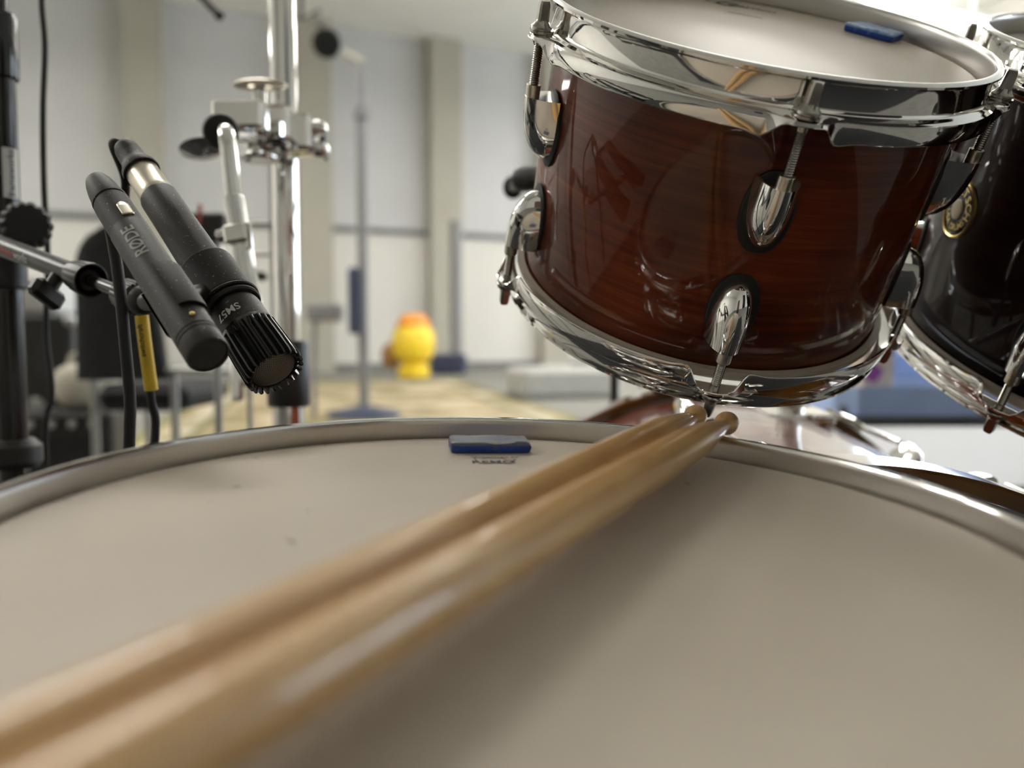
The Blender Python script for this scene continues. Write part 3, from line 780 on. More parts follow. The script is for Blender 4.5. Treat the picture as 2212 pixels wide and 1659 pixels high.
for M_, Rs_, angd, zz in ((MA, .127, 70, -.13), (MBf, .152, 118, -.13)):
    a = R0(angd); sp0 = M_ @ Vector((Rs_*math.cos(a), Rs_*math.sin(a), zz)); o_ = M_.to_3x3() @ Vector((math.cos(a), math.sin(a), 0))
    e1 = sp0+o_*.035
    MB().tube([hi @ PT, hi @ ((PT+e1)/2+Vector((0, .03, .01))), hi @ e1, hi @ (e1+(M_.col[2].xyz)*-.05)], .0062).build('l_rod', CHROME, holder)
    MB().box(hi @ (sp0+o_*.017), (.034, .034, .05), bev=.004).build('bracket', CHROME, holder)

# ------------------------------------------------------------------ microphones
def axis_frame(front, back):
    "z from the back of the microphone to its front; x roughly toward the camera"
    z = (front-back).normalized(); tocam = Vector((0, 0, CAMH))-(front+back)/2
    return frame(back, z, tocam)
f57 = PX(592, 800, .447); b57 = PX(341, 424, .512)
f57 = b57+(f57-b57).normalized()*.157
M57 = axis_frame(f57, b57)
m57 = thing('microphone', 'thick dynamic microphone with a ribbed head and grey mesh, above the snare rim', 'microphone', M57)
MB().lathe([(0, .001), (.0108, .001), (.0114, .003), (.0116, .03), (.0122, .07), (.0136, .095), (.0140, .104), (.0132, .1045), (.0132, .1065), (.0143, .107), (.0148, .110), (.0148, .124), (.0140, .1245), (0, .1245)], 64).build('body', MICBODY, m57)
# ribbed rotating head
mb = MB(); NR = 24; seg = NR*8
def rp_(a):
    ph_ = (a/(2*PI)*NR) % 1
    rib = smooth((abs(ph_-.5)-.20)/.07)
    return [(.0120, .1240), (.0152, .1240), (.0158, .1265), (.0158-.0022*rib, .1295), (.0163-.0026*rib, .142), (.0165-.0026*rib, .1545), (.0160-.0026*rib, .1572-.0024*rib), (.0147-.0012*rib, .1576-.0022*rib), (.0128, .1550), (.0118, .150)]
mb.lathe(rp_(0), seg, closed=True, rfun=rp_).build('ribbed_head', BLACKG, m57, 28)
# wire mesh dome
MESHM, nt, b = nodes('wire_mesh')
tc = nt.nodes.new('ShaderNodeTexCoord'); mp = nt.nodes.new('ShaderNodeMapping'); mp.inputs['Rotation'].default_value = (0, 0, .6); nt.links.new(tc.outputs['Object'], mp.inputs[0])
sx_ = nt.nodes.new('ShaderNodeSeparateXYZ'); nt.links.new(mp.outputs[0], sx_.inputs[0])
def mm(op, a, v=None, b2=None):
    n = nt.nodes.new('ShaderNodeMath'); n.operation = op
    nt.links.new(a, n.inputs[0])
    if v is not None: n.inputs[1].default_value = v
    if b2 is not None: nt.links.new(b2, n.inputs[1])
    return n.outputs[0]
g1 = mm('ABSOLUTE', mm('SINE', mm('MULTIPLY', sx_.outputs[0], 3300))); g2 = mm('ABSOLUTE', mm('SINE', mm('MULTIPLY', sx_.outputs[1], 3300)))
hole = mm('MULTIPLY', mm('GREATER_THAN', g1, .52), b2=mm('GREATER_THAN', g2, .52))
mx = nt.nodes.new('ShaderNodeMix'); mx.data_type = 'RGBA'; mx.inputs[6].default_value = (.17, .14, .105, 1); mx.inputs[7].default_value = (.006, .006, .005, 1)
nt.links.new(hole, mx.inputs[0]); nt.links.new(mx.outputs[2], b.inputs['Base Color']); b.inputs['Metallic'].default_value = .6; b.inputs['Roughness'].default_value = .45
dm = [(0, .1578)]+[(.0126*math.sin(t), .1535+.0043*math.cos(t)) for t in [i*PI/2/10 for i in range(1, 11)]]+[(.0126, .150), (0, .150)]
MB().lathe(dm, 48).build('mesh_grille', MESHM, m57)
def cyl_text(root, s, size, R, a0, z0, along, m, name, label):
    "along='z-': text runs toward the back; along='around': text runs around the body, tops toward the front"
    if along == 'z-': fn = lambda x, y: (R*math.cos(a0+y/R), R*math.sin(a0+y/R), z0-x)
    elif along == 'z+': fn = lambda x, y: (R*math.cos(a0-y/R), R*math.sin(a0-y/R), z0+x)
    else: fn = lambda x, y: (R*math.cos(a0+x/R), R*math.sin(a0+x/R), z0+y)
    return text_obj(s, size, fn, m, name, root, label)
cyl_text(m57, 'SM57', .0066, .01505, R0(12), .1165, 'around', WHITEINK, 'printed_name', 'white printed lettering')
# threaded shock sleeve of the clip around the body
mb = MB(); pr = []
n_ = 26
for i in range(n_+1):
    z = .070+.030*i/n_; pr.append((.0158+.0010*i/n_+(.00025 if i % 2 else 0), z))
pr += [(.0175, .1012), (.0170, .1020), (.0150, .1022), (.0142, .100), (.0128, .072)]
mb.lathe(pr, 72, closed=True).build('rubber_sleeve', RUBDUST, m57)
MB().lathe([(.0150, .1035), (.0166, .1035), (.0168, .1048), (.0160, .1060), (.0149, .1060)], 64, closed=True).build('retaining_ring', RUBBER, m57)
cable_out57 = M57 @ Vector((0, 0, -.055))
pl = thing('cable_connector', 'black cable plug with a silver barrel behind the thicker microphone', 'plug', M57)
MB().lathe([(0, -.0270), (.0098, -.0270), (.0100, -.0262), (.0100, -.004), (.0104, -.003), (.0104, .0006), (0, .0006)], 48).build('barrel', NICKEL, pl)
mb = MB().lathe([(0, -.0545), (.0050, -.0540), (.0068, -.0520), (.0076, -.049), (.0079, -.044), (.0082, -.036), (.0098, -.031), (.0112, -.028), (.0114, -.0245), (.0108, -.0240), (0, -.0240)], 48)
mb.build('boot', RUBDUST, pl)

# slim condenser microphone
fR = PX(451, 768, .385); bR = PX(281, 503, .442)
fR = bR+(fR-bR).normalized()*.108
MR = axis_frame(fR, bR)
mr_ = thing('microphone', 'slim black pencil condenser microphone beside the thicker one', 'microphone', MR)
MB().lathe([(0, 0), (.0098, 0), (.0102, .0005), (.0102, .094), (.0099, .0943), (.0099, .0950), (.0102, .0953), (.0102, .0966), (.0099, .0969), (.0099, .0976), (.0102, .0979), (.0102, .1072), (.0098, .108), (.0090, .1078), (.0088, .1068), (0, .1066)], 64).build('body', MICBODY, mr_)
MB().lathe([(0, .1074), (.0084, .1072), (.0088, .1066), (0, .1064)], 40).build('front_grille', FABRIC, mr_)
cyl_text(mr_, 'RØDE', .0098, .01032, R0(0), .0210, 'z-', GREYINK, 'printed_name', 'grey printed lettering')
MB().sphere((.0101*math.cos(R0(-22)), .0101*math.sin(R0(-22)), .0885), .0013, .0013, .0011).build('gold_dot', GOLD, mr_)
plR = thing('cable_connector', 'black tapered cable plug with a silver latch behind the slim microphone', 'plug', MR)
MB().lathe([(0, -.058), (.0045, -.0575), (.0062, -.055), (.0074, -.050), (.0084, -.043), (.0090, -.035), (.0090, -.0335), (.0095, -.033), (.0095, -.031), (.0090, -.0305), (.0090, -.029), (.0097, -.0285), (.0099, -.0), (0, -.0)], 48).build('plug_body', RUBDUST, plR)
mb = MB(); vs = []
for i in range(9):
    for j in range(9):
        z = -.0125+.0100*i/8; a = R0(-34+34*j/8-10); zz = z+(.0022*(1-((j-4)/4)**2) if i == 0 else 0)*-1
        vs.append((.01045*math.cos(a), .01045*math.sin(a), zz))
mb.add(vs, [(i*9+j, (i+1)*9+j, (i+1)*9+j+1, i*9+j+1) for i in range(8) for j in range(8)])
lt = mb.build('latch', NICKEL, plR); lt.modifiers.new('s', 'SOLIDIFY').thickness = .0008

# mic clips
cl1 = thing('microphone_clip', 'black plastic clip gripping the slim microphone', 'microphone clip', MR)
MB().lathe([(.0103, .046), (.0120, .0455), (.0122, .047), (.0122, .079), (.0120, .0805), (.0103, .080)], 60, closed=True, a0=R0(-75), a1=R0(-5)).build('grip', RUBDUST, cl1)
MB().lathe([(.0103, .046), (.0118, .0455), (.0118, .080), (.0103, .080)], 60, closed=True, a0=R0(100), a1=R0(285)).build('grip', RUBDUST, cl1)

# boom arm
P_pivot = PX(0, 530, .66); P_end = PX(268, 634, .56); dirb = (P_end-P_pivot).normalized()
P_start = P_pivot-dirb*.10
P_mid = P_pivot+(P_end-P_pivot)*.76
boom = thing('microphone_boom', 'black telescopic boom arm running from the left stand to the microphones', 'boom arm', Matrix.Translation(P_pivot))
bl = Matrix.Translation(-P_pivot)
def L_(p): return bl @ p
MB().cyl(L_(P_start), L_(P_mid), .0078, 32).build('outer_tube', BLACKT, boom)
# collar at the end of the outer tube
fm_ = frame(L_(P_mid-dirb*.022), dirb, (0, 0, 1))
mb = MB()
def colp(a):
    f_ = .0004 if int(a/(2*PI)*32) % 2 else 0
    return [(.0080, 0), (.0098, 0), (.0100, .002), (.0108+f_, .006), (.0122+f_, .020), (.0122, .0235), (.0112, .0238), (.0092, .012), (.0080, .010)]
mb.lathe(colp(0), 96, fm_, closed=True, rfun=colp).build('collar', BLACKP, boom)
kn = P_mid-dirb*.040
kd = D(-.25, .85, -.45).normalized()
mb = MB().cyl(L_(kn), L_(kn+kd*.018), .005)
mb.box((0, 0, 0), (.010, .026, .014), frame(L_(kn+kd*.022), kd, dirb), bev=.003)
mb.build('wing_knob', BLACKP, boom)
MB().cyl(L_(P_mid-dirb*.02), L_(P_end), .0043, 24).build('inner_tube', STEEL if False else BLACKG, boom)
Mn = frame(L_(P_end-dirb*.002), dirb, (0, 0, 1))
mb = MB()
def nutp(a):
    f_ = .0006*abs(math.sin(a*9)); return [(0, 0), (.0090+f_, 0), (.0100+f_, .002), (.0108+f_, .020), (.0100, .022), (0, .022)]
mb.lathe(nutp(0), 144, Mn, rfun=nutp).build('ribbed_nut', BLACKP, boom)
nutend = P_end+dirb*.020
MB().lathe([(0, 0), (.0098, 0), (.0098, .003), (.0080, .009), (.0050, .012), (0, .012)], 32, frame(L_(nutend), dirb, (0, 0, 1))).build('swivel', BLACKP, boom)
# bracket carrying both clips
zR = MR.col[2].xyz; mid = MR @ Vector((0, 0, .064)); b57c = M57 @ Vector((0, 0, .086))
bk = thing('clip_bracket', 'black ribbed bracket joining the boom nut to both microphone clips', 'bracket', Matrix.Translation(mid))
bi = Matrix.Translation(-mid)
vback = (mid-Vector((0, 0, CAMH))).normalized()
e0 = nutend+dirb*.006
MB().tube([bi @ e0, bi @ (mid+vback*.016+(e0-mid)*.35), bi @ (mid+vback*.0122)], .006, smooth=True).build('stem', BLACKP, bk)
MB().box((0, 0, 0), (.008, .004, .040), frame(bi @ (MR @ Vector((-.0135, -.002, .070))), zR, MR.col[0].xyz), bev=.001).build('ribbed_plate', BLACKP, bk)
MB().tube([bi @ (mid+vback*.016), bi @ ((mid+b57c)/2+vback*.012), bi @ (b57c+vback*.012)], .005).build('cross_arm', BLACKP, bk)

# frameworks lettering on the boom
Mt = frame(Vector((0, 0, 0)), dirb, Vector((0, 0, CAMH))-P_pivot)
RT = .0080
def tube_fn(t0): 
    def fn(x, y):
        a = -y/RT+R0(22); p = Mt @ Vector((RT*math.cos(a), RT*math.sin(a), 0)); return p + L_(P_pivot) + dirb*(t0+x)
    return fn
sgn_ = 1
tq = (PX(42, 546, .645)-P_pivot).dot(dirb)
text_obj('frame', .0085, tube_fn(tq-.001), REDINK, 'printed_name', boom, 'red printed lettering')
text_obj('works', .0085, tube_fn(tq+.0215), WHITEINK, 'printed_name', boom, 'white printed lettering')

# left mic stand
xy = PX(12, 500, .75); sx0, sy0 = xy.x, xy.y
ms = thing('microphone_stand', 'tall black microphone stand at the left edge', 'stand', Matrix.Translation((sx0, sy0, 0.008)))
zt_ = PX(12, 60, .75).z; zb_ = PX(12, 196, .75).z
MB().cyl((0, 0, zb_-.01), (0, 0, 1.25), .0080, 32).build('upper_pole', BLACKG, ms)
MB().lathe([(0, zb_), (.0150, zb_), (.0155, zb_+.002), (.0155, zt_-.004), (.0140, zt_), (0, zt_)], 40).build('clutch', BLACKG, ms)
MB().cyl((0, 0, .03), (0, 0, zb_+.004), .0125, 36).build('lower_pole', BLACKG, ms)
lz0, lz1 = PX(35, 450, .75).z, PX(35, 345, .75).z
MB().open_lathe([(.01262, lz0), (.01262, lz1)], 16, a0=R0(-62), a1=R0(5)).build('white_label', WHITEINK, ms)
text_obj('frameworks', .0085, lambda x, y: (.01275*math.cos(R0(-30)-y/.0127), .01275*math.sin(R0(-30)-y/.0127), (lz0+lz1)/2+x), INK, 'printed_name', ms, 'dark lettering on the white label')
for i in range(3):
    a = R0(30+120*i); lg = MB().tube([(0, 0, .12), (math.cos(a)*.10, math.sin(a)*.10, .07), (math.cos(a)*.30, math.sin(a)*.30, .012)], .007).build('leg', BLACKG, ms)
    MB().sphere((math.cos(a)*.305, math.sin(a)*.305, .012), .012).build('rubber_foot', RUBBER, lg)
fz = PX(30, 985, .75).z
MB().lathe([(0, fz-.02), (.020, fz-.02), (.024, fz-.015), (.024, fz), (.018, fz+.006), (0, fz+.006)], 40).build('leg_collar', BLACKP, ms)
# pivot clutch between stand and boom
pv = thing('boom_clutch', 'black ribbed clutch holding the boom arm on the left stand', 'clamp', Matrix.Translation((sx0, sy0, P_pivot.z)))
dcl = P_pivot-Vector((sx0, sy0, P_pivot.z))
MB().cyl((0, 0, -.03), (0, 0, .03), .0165).build('sleeve', BLACKP, pv)
kc = PX(56, 490, .715)-Vector((sx0, sy0, P_pivot.z))
def starp(a):
    f_ = .0020*abs(math.sin(a*7)); return [(0, 0), (.016+f_, 0), (.0185+f_, .004), (.0185+f_, .020), (.015+f_, .026), (0, .027)]
ax_ = D(.55, 0, -.83)
mb = MB(); mb.lathe(starp(0), 140, frame(kc-ax_*.01, ax_, (0, 0, 1)), rfun=starp).build('star_knob', RUBBER, pv)
MB().cyl((0, 0, 0), kc, .009).build('axle', BLACKP, pv)

# cables
def cable(label, pts, r=.0032, name='microphone_cable', sub=10, m=RUBBER):
    o = MB().tube(pts, r, 14, sub).build(name, m); return tag(o, label, 'cable')
fl = .014
cp57 = M57 @ Vector((0, 0, -.052)); d57 = -M57.col[2].xyz
cable('black cable looping down from the thicker microphone plug', [cp57, cp57+d57*.010+Vector((-.004, 0, -.004)), PX(270, 385, .575), PX(272, 470, .585), PX(300, 620, .59), PX(325, 850, .60), PX(332, 985, .61), W(-.30, .25, .64), W(-.34, .56, .70)[:] and Vector((-.34, .74, fl)), Vector((-.5, .95, fl))], .0030)
cpR = MR @ Vector((0, 0, -.056)); dR = -MR.col[2].xyz
cable('thick black cable dropping from the slim microphone plug', [cpR, PX(226, 430, .515), PX(240, 500, .52), PX(256, 600, .52), PX(272, 760, .52), PX(281, 870, .525), PX(279, 975, .53), W(-.26, .20, .56), Vector((-.28, .62, fl)), Vector((-.42, .80, fl))], .0036)
c0 = PX(306, 680, .59); c1 = PX(313, 740, .592); c2 = PX(327, 842, .60)
slv = MB().tube([PX(302, 655, .59), c0, c1, c2], .0046, 20, 8).build('cable_sleeve', YELLOW)
tag(slv, 'yellow shrink sleeve around the cable behind the microphones', 'cable sleeve')
tx = thing  # (lettering on the sleeve)
dsl = (c2-c0).normalized(); Ms = frame(c1, dsl, Vector((0, 0, CAMH))-c1)
text_obj('switchcraft', .0052, lambda x, y: Ms @ Vector((.00475*math.cos(y/.0046+R0(25)), .00475*math.sin(y/.0046+R0(25)), -x-.002)), INK, 'printed_name', slv, 'small black lettering')
xy2 = PX(95, 450, .80)
cable('thin black cable running down beside the left stand', [PX(90, -140, .80), PX(90, 0, .80), PX(97, 100, .80), PX(93, 240, .80), PX(95, 400, .80), PX(103, 560, .80), PX(100, 720, .80), PX(112, 850, .80), PX(100, 1010, .80), Vector((xy2.x+.01, xy2.y, .2)), Vector((xy2.x+.03, xy2.y+.05, fl)), Vector((xy2.x-.2, xy2.y+.2, fl))], .0028)

# ------------------------------------------------------------------ chrome stand with L-arm
xy3 = PX(616, 400, .95); X3, Y3 = xy3.x, xy3.y
cs = thing('cymbal_stand', 'chrome upright stand behind the microphones', 'stand', Matrix.Translation((X3, Y3, 0.008)))
MB().cyl((0, 0, .42), (0, 0, 1.4), .0148, 40).build('upper_tube', CHROME, cs)
MB().cyl((0, 0, .10), (0, 0, .60), .0175, 40).build('lower_tube', CHROME, cs)
jz = PX(616, 800, .95).z
MB().lathe([(0, jz-.05), (.023, jz-.05), (.024, jz-.046), (.024, jz+.02), (.021, jz+.026), (0, jz+.026)], 40).build('height_collar', BLACKP, cs)
wn = MB().cyl((0, 0, jz-.02), (-.045, -.02, jz-.02), .006)
wn.box((-.052, -.022, jz-.02), (.014, .008, .045), bev=.003); wn.build('wing_bolt', CHROME, cs)
for i in range(3):
    a = R0(-10+120*i); c_, s_ = math.cos(a), math.sin(a)
    lg = MB().tube([(c_*.02, s_*.02, .34), (c_*.16, s_*.16, .18), (c_*.34, s_*.34, .014)], .009).build('leg', CHROME, cs)
    MB().tube([(c_*.02, s_*.02, .12), (c_*.17, s_*.17, .17)], .006, smooth=False).build('brace', CHROME, lg)
    MB().sphere((c_*.345, s_*.345, .015), .015).build('rubber_foot', RUBBER, lg)
# multi-clamp
ck = thing('multi_clamp', 'chrome multi clamp with wing nuts on the upright stand', 'clamp', Matrix.Translation(PX(600, 285, .92)))
ci = Matrix.Translation(-PX(600, 285, .92))
def C_(px, py, z): return ci @ PX(px, py, z)
MB().box(C_(585, 275, .905), (.052, .050, .038), Matrix.Rotation(0, 4, 'Z'), bev=.004).build('jaw', CHROME, ck)
MB().box(C_(590, 325, .905), (.048, .046, .010), bev=.003).build('jaw', CHROME, ck)
MB().box(C_(632, 292, .93), (.050, .044, .040), bev=.004).build('back_jaw', CHROME, ck)
mb = MB().cyl(C_(560, 250, .885), C_(560, 196, .885), .0075); mb.build('stem', CHROME, ck)
mb = MB().sphere(C_(562, 184, .885), .029, .016, .0055, 32, Matrix.Identity(4)); mb.build('wing_nut', NICKEL, ck)
mb = MB().cyl(C_(560, 335, .885), C_(560, 348, .885), .020, 32); mb.build('bottom_washer', CHROME, ck)
for (x, y) in ((672, 276), (676, 322)):
    MB().cyl(C_(650, y, .93), C_(x+20, y+2, .93), .006).sphere(C_(x+15, y+2, .925), .011, .010, .009).build('bolt', CHROME, ck)
MB().box(C_(700, 305, .94), (.006, .02, .04), frame((0, 0, 0), (0, 0, 1)), bev=.002).build('wing_bolt', BLACKP, ck)
mb = MB().cyl(C_(472, 285, .80), C_(560, 290, .88), .010); mb.build('cross_bolt', CHROME, ck)
dm_ = (PX(472, 285, .80)-PX(482, 284, .775)).normalized()
MB().lathe([(0, 0), (.0155, 0), (.0165, .002), (.0165, .006), (.0155, .008), (0, .008)], 48, frame(C_(478, 284, .785), dm_, (0, 0, 1))).build('rubber_washer', RUBBER, ck)
MB().box(C_(520, 252, .84), (.050, .030, .028), frame((0, 0, 0), (0, 0, 1)), bev=.003).build('jaw', CHROME, ck)
mb = MB().lathe([(0, 0), (.022, 0), (.024, .002), (.010, .010), (0, .011)], 36, frame(C_(440, 318, .84), D(.2, 1, -.2), (1, 0, 0))); mb.build('wing_nut', CHROME, ck)
la = thing('l_arm', 'bent chrome tube arm hanging from the clamp behind the thicker microphone', 'rod', Matrix.Translation(PX(490, 300, .77)))
li = Matrix.Translation(-PX(490, 300, .77))
def A_(px, py, z): return li @ PX(px, py, z)
MB().tube([A_(480, 284, .80), A_(484, 282, .775), A_(489, 288, .758), A_(492, 310, .752), A_(498, 360, .75), A_(505, 430, .748)], .0074, 28, 10).build('bent_tube', CHROME, la)
def flut(a):
    f_ = .0005*abs(math.sin(a*8)); L0 = (A_(545, 660, .742)-A_(504, 425, .748)).length; return [(0, 0), (.0078+f_, 0), (.0086+f_, .003), (.0086+f_, L0), (0, L0)]
mb = MB().lathe(flut(0), 160, frame(A_(504, 425, .748), A_(545, 660, .742)-A_(504, 425, .748), (0, 1, 0)), rfun=flut); mb.build('fluted_tube', CHROME, la)
ml = MB().box((0, 0, 0), (.020, .022, .017), frame(A_(514, 508, .744), A_(504, 425, .748)-A_(545, 660, .742), (1, 0, 0)), bev=.002)
ml.cyl(A_(531, 482, .742), A_(537, 538, .742), .0045).cyl(A_(498, 505, .75), A_(470, 512, .75), .006)
ml.build('memory_lock', CHROME, la)

# ------------------------------------------------------------------ middle distance clutter
# boom stand whose rod tip shows at the top
bs = thing('boom_rod', 'dark rod end poking in at the top edge left of the chrome stand', 'rod', Matrix.Translation(PX(470, 30, 1.6)))
q0 = PX(470, 30, 1.6); MB().cyl((0, 0, 0), PX(330, -110, 1.6)-q0, .006).build('rod', BLACKP, bs)
MB().cyl((0, 0, 0), PX(478, 38, 1.6)-q0, .009).build('tip', RUBBER, bs)
xb = PX(330, -110, 1.6)
MB().cyl(Vector((xb.x, xb.y, xb.z))-q0, Vector((xb.x-.02, xb.y, 1.62))-q0, .008).build('rod', BLACKP, bs)

# padded chair
chm = Vector(PX(268, 830, 2.1)); chx, chy = chm.x, chm.y
ch = thing('padded_chair', 'black padded chair with a rounded back standing behind the microphones', 'chair', Matrix.Translation((chx, chy, 0)))
zt2 = PX(200, 488, 2.1).z; zb2 = PX(300, 820, 2.1).z
mb = MB(); vs = []; N = 36; nz = 16
for i in range(nz+1):
    t = i/nz; z = zb2+(zt2-zb2)*t
    hw = .115*(1-.22*t)*math.sqrt(max(.02, 1-max(0, (t-.72)/.28)**2.2)); off = -.045*t
    for k in range(N):
        a = 2*PI*k/N; x = hw*(abs(math.cos(a))**.6)*(1 if math.cos(a) > 0 else -1); y = .032*(abs(math.sin(a))**.7)*(1 if math.sin(a) > 0 else -1)
        vs.append((x+off, y+.05*t, z))
mb.add(vs, [(i*N+k, i*N+(k+1) % N, (i+1)*N+(k+1) % N, (i+1)*N+k) for i in range(nz) for k in range(N)]+[tuple(range(N-1, -1, -1)), tuple(nz*N+k for k in range(N))])
mb.build('backrest', FABRIC, ch)
MB().box((.02, .21, zb2-.05), (.24, .34, .07), bev=.025).build('seat', FABRIC, ch)
GMET = mat('grey_metal', (.42, .42, .41), .3, 1)
for x in (-.09, .115):
    for y in (.34, .03):
        MB().cyl((x, y, .0), (x, y, zb2-.08 if y > .2 else zb2+.02), .010).build('leg', GMET, ch)
MB().cyl((-.09, .0, zb2+.025), (.27, .0, zb2+.02), .009).build('rail', GMET, ch)

# black amplifier and case stack behind the left stand
amp = thing('amplifier', 'dark amplifier cabinet on the floor behind the left stand', 'amplifier', frame(Vector((PX(175, 700, 2.9).x-.02, PX(175, 700, 2.9).y, 0)), (0, 0, 1), (1, .15, 0)))
MB().box((0, 0, .21), (.30, .25, .42), bev=.012).build('cabinet', BLACKP, amp)
MB().box((0, -.128, .19), (.26, .008, .30), bev=.002).build('grille_cloth', FABRIC, amp)
for i in range(4): MB().cyl((-.10+.065*i, -.125, .38), (-.10+.065*i, -.15, .38), .013).build('knob', GMET, amp)
CRM = mat('cream_cloth', (.62, .58, .48), .9, vary=.1, scale=30)
mb = MB(); bg_ = thing('cloth_bag', 'cream cloth bag lying on the dark amplifier', 'bag', frame(amp.matrix_world @ Vector((.03, 0, .42)), (0, 0, 1), (1, .15, 0)))
mb = MB(); mb.sphere((0, 0, .085), .115, .08, .085, 32)
for v in mb.v: v += Vector((noise.noise(v*9), noise.noise(v*9+Vector((3, 0, 0))), noise.noise(v*9+Vector((0, 5, 0))))) * .014; v.z = max(0, v.z)
mb.build('bag_body', CRM, bg_); MB().tube([(-.06, 0, .14), (-.04, 0, .19), (.04, 0, .19), (.06, 0, .14)], .007).build('handle', CRM, bg_)
bx = tag(MB().box((0, 0, 0), (.30, .24, .16), bev=.02).build('speaker_box', FRAMEM, None, M=Matrix.Translation((PX(70, 640, 3.3).x, PX(70, 640, 3.3).y, PX(70, 640, 3.3).z))), 'white box on the black case behind the left stand', 'box')
cz = PX(70, 640, 3.3).z-.08
fc = thing('flight_case', 'black flight case with metal corners under the white box', 'case', Matrix.Translation((PX(70, 640, 3.3).x, PX(70, 640, 3.3).y, 0)))
MB().box((0, 0, cz/2), (.5, .4, cz), bev=.01).build('case_body', BLACKP, fc)
for (x, y, z) in ((-.25, -.2, .02), (.25, -.2, .02), (-.25, -.2, cz-.02), (.25, -.2, cz-.02)): MB().sphere((x, y, z), .022).build('corner', GMET, fc)
for i, x in enumerate((-.12, .12)): MB().cyl((x, -.2, cz*.55), (x, -.215, cz*.55), .03).build('latch', GMET, fc)

# small black mic clamp with a red band on a thin grey pole, left of the chrome arm
rp0 = PX(575, 640, 1.35)
rk = thing('wire_rack', 'thin grey wire rack with hooks behind the chrome stand', 'rack', Matrix.Translation((rp0.x, rp0.y, 0)))
zt3 = PX(575, 440, 1.35).z
MB().cyl((.012, 0, 0), (.012, 0, 1.02), .0045).build('upright', GMET, rk)
MB().cyl((-.030, 0, 0), (-.030, 0, zt3-.05), .0040).build('upright', GMET, rk)
z_ = PX(560, 485, 1.35).z; MB().cyl((-.09, 0, z_), (.02, 0, z_), .004).build('crossbar', GMET, rk)
z_ = PX(560, 550, 1.35).z; MB().cyl((-.035, 0, z_), (.015, 0, z_), .003).build('crossbar', GMET, rk)
z_ = PX(560, 598, 1.35).z; MB().box((-.008, -.01, z_), (.024, .02, .014), bev=.004).build('hook', BLACKP, rk)
MB().cyl((-.03, 0, .012), (.012, 0, .012), .012).cyl((-.009, -.12, .012), (-.009, .12, .012), .010).build('foot', GMET, rk)
bt_p = PX(447, 500, 1.30)
cb = thing('tool_pouch', 'small black holder with a red strap behind the thicker microphone', 'pouch', Matrix.Translation(bt_p))
MB().box((0, 0, .005), (.062, .03, .045), bev=.004).build('holder', BLACKP, cb)
MB().box((-.008, -.016, .012), (.006, .004, .055), frame((0, 0, 0), (.12, 0, 1), (1, 0, 0)), bev=.001).build('strap', REDINK, cb)
MB().cyl((.008, 0, -.02), (.020, 0, -.060), .014).cyl((.0, .0, -.06), (.03, 0, -.065), .018).build('grey_socket', GMET, cb)
MB().cyl((.012, 0, -.06), (.012, 0, .006-bt_p.z), .006).build('post', GMET, cb)

# microphone peeking out behind the smaller tom
ma, mb_ = PX(1122, 386, .84), PX(1190, 384, .80)
tm = thing('microphone', 'small black microphone peeking out behind the left side of the smaller tom', 'microphone', Matrix.Translation(ma))
fr = frame((0, 0, 0), mb_-ma, (0, 0, 1))
MB().lathe([(0, 0), (.010, .001), (.0125, .004), (.0130, .012), (.0120, .014), (.0120, .03), (.0095, .034), (.0095, .045), (0, .045)], 40, fr).build('body', BLACKP, tm)
bq = PX(1108, 405, 1.15)-ma
MB().sphere(bq, .014, .014, .016).build('foam_tip', FABRIC, tm)
MB().tube([bq, bq*.5, (0, 0, 0)], .006).build('neck', BLACKP, tm)
xs = PX(1330, 420, 1.16)
ts = thing("microphone_stand", 'thin black microphone stand hidden behind the smaller tom', 'stand', Matrix.Translation((xs.x, xs.y, 0)))
g0 = Vector((xs.x, xs.y, 0)); tb_ = MBD.translation
MB().tube([mb_-g0-(mb_-ma)*.5, (xs.x-g0.x, xs.y-g0.y, mb_.z)], .005).build('boom', BLACKP, ts)
MB().cyl((0, 0, .03), (0, 0, mb_.z+.01), .006).build('pole', BLACKP, ts)
MB().lathe([(0, 0), (.11, 0), (.112, .006), (.10, .018), (.02, .034), (0, .034)], 40).build('base', BLACKP, ts)

# ------------------------------------------------------------------ far objects
def floor_at(px, D_): 
    k = (px-1106)/F; return Vector((k*D_, D_, 0))
GREYP = mat('grey_paint', (.21, .21, .215), .5, vary=.06)
NAVY = mat('navy_paint', (.035, .045, .085), .5, vary=.1)
p = floor_at(785, 6.6)+Vector((0, 0, .016)); ls = thing('light_stand', 'tall grey lighting stand with a dark base in the middle of the hall', 'stand', Matrix.Translation(p))
def zat(py, D_): return PX(785, py, D_*cp).z
MB().cyl((0, 0, .02), (0, 0, zat(250, 6.6)), .040).build('lower_pole', GREYP, ls)
MB().cyl((0, 0, zat(270, 6.6)), (.015, 0, zat(150, 6.6)), .032).build('upper_pole', GREYP, ls)
MB().cyl((0, 0, zat(268, 6.6)), (0, 0, zat(240, 6.6)), .06).build('collar', GREYP, ls)
MB().cyl((.015, 0, zat(150, 6.6)), (-.13, 0, zat(132, 6.6)), .03).build('elbow', PILA, ls)
MB().box((-.05, -.05, zat(655, 6.6)), (.10, .10, .52), bev=.02).build('side_box', NAVY, ls)
MB().lathe([(0, 0), (.28, 0), (.29, .01), (.27, .05), (.08, .09), (0, .09)], 40).build('base', NAVY, ls)
gx = MB().box((-.30, 0, zat(680, 6.6)), (.26, .2, .14), bev=.02); gx.cyl((-.40, 0, 0), (-.38, 0, zat(700, 6.6)), .02).build('side_shelf', GREYP, ls)
p = floor_at(712, 5.4); sl = thing('spotlight', 'round black spotlight hanging on a bracket beside the tall grey stand', 'spotlight', Matrix.Translation(Vector((p.x, p.y, PX(712, 108, 5.4).z))))
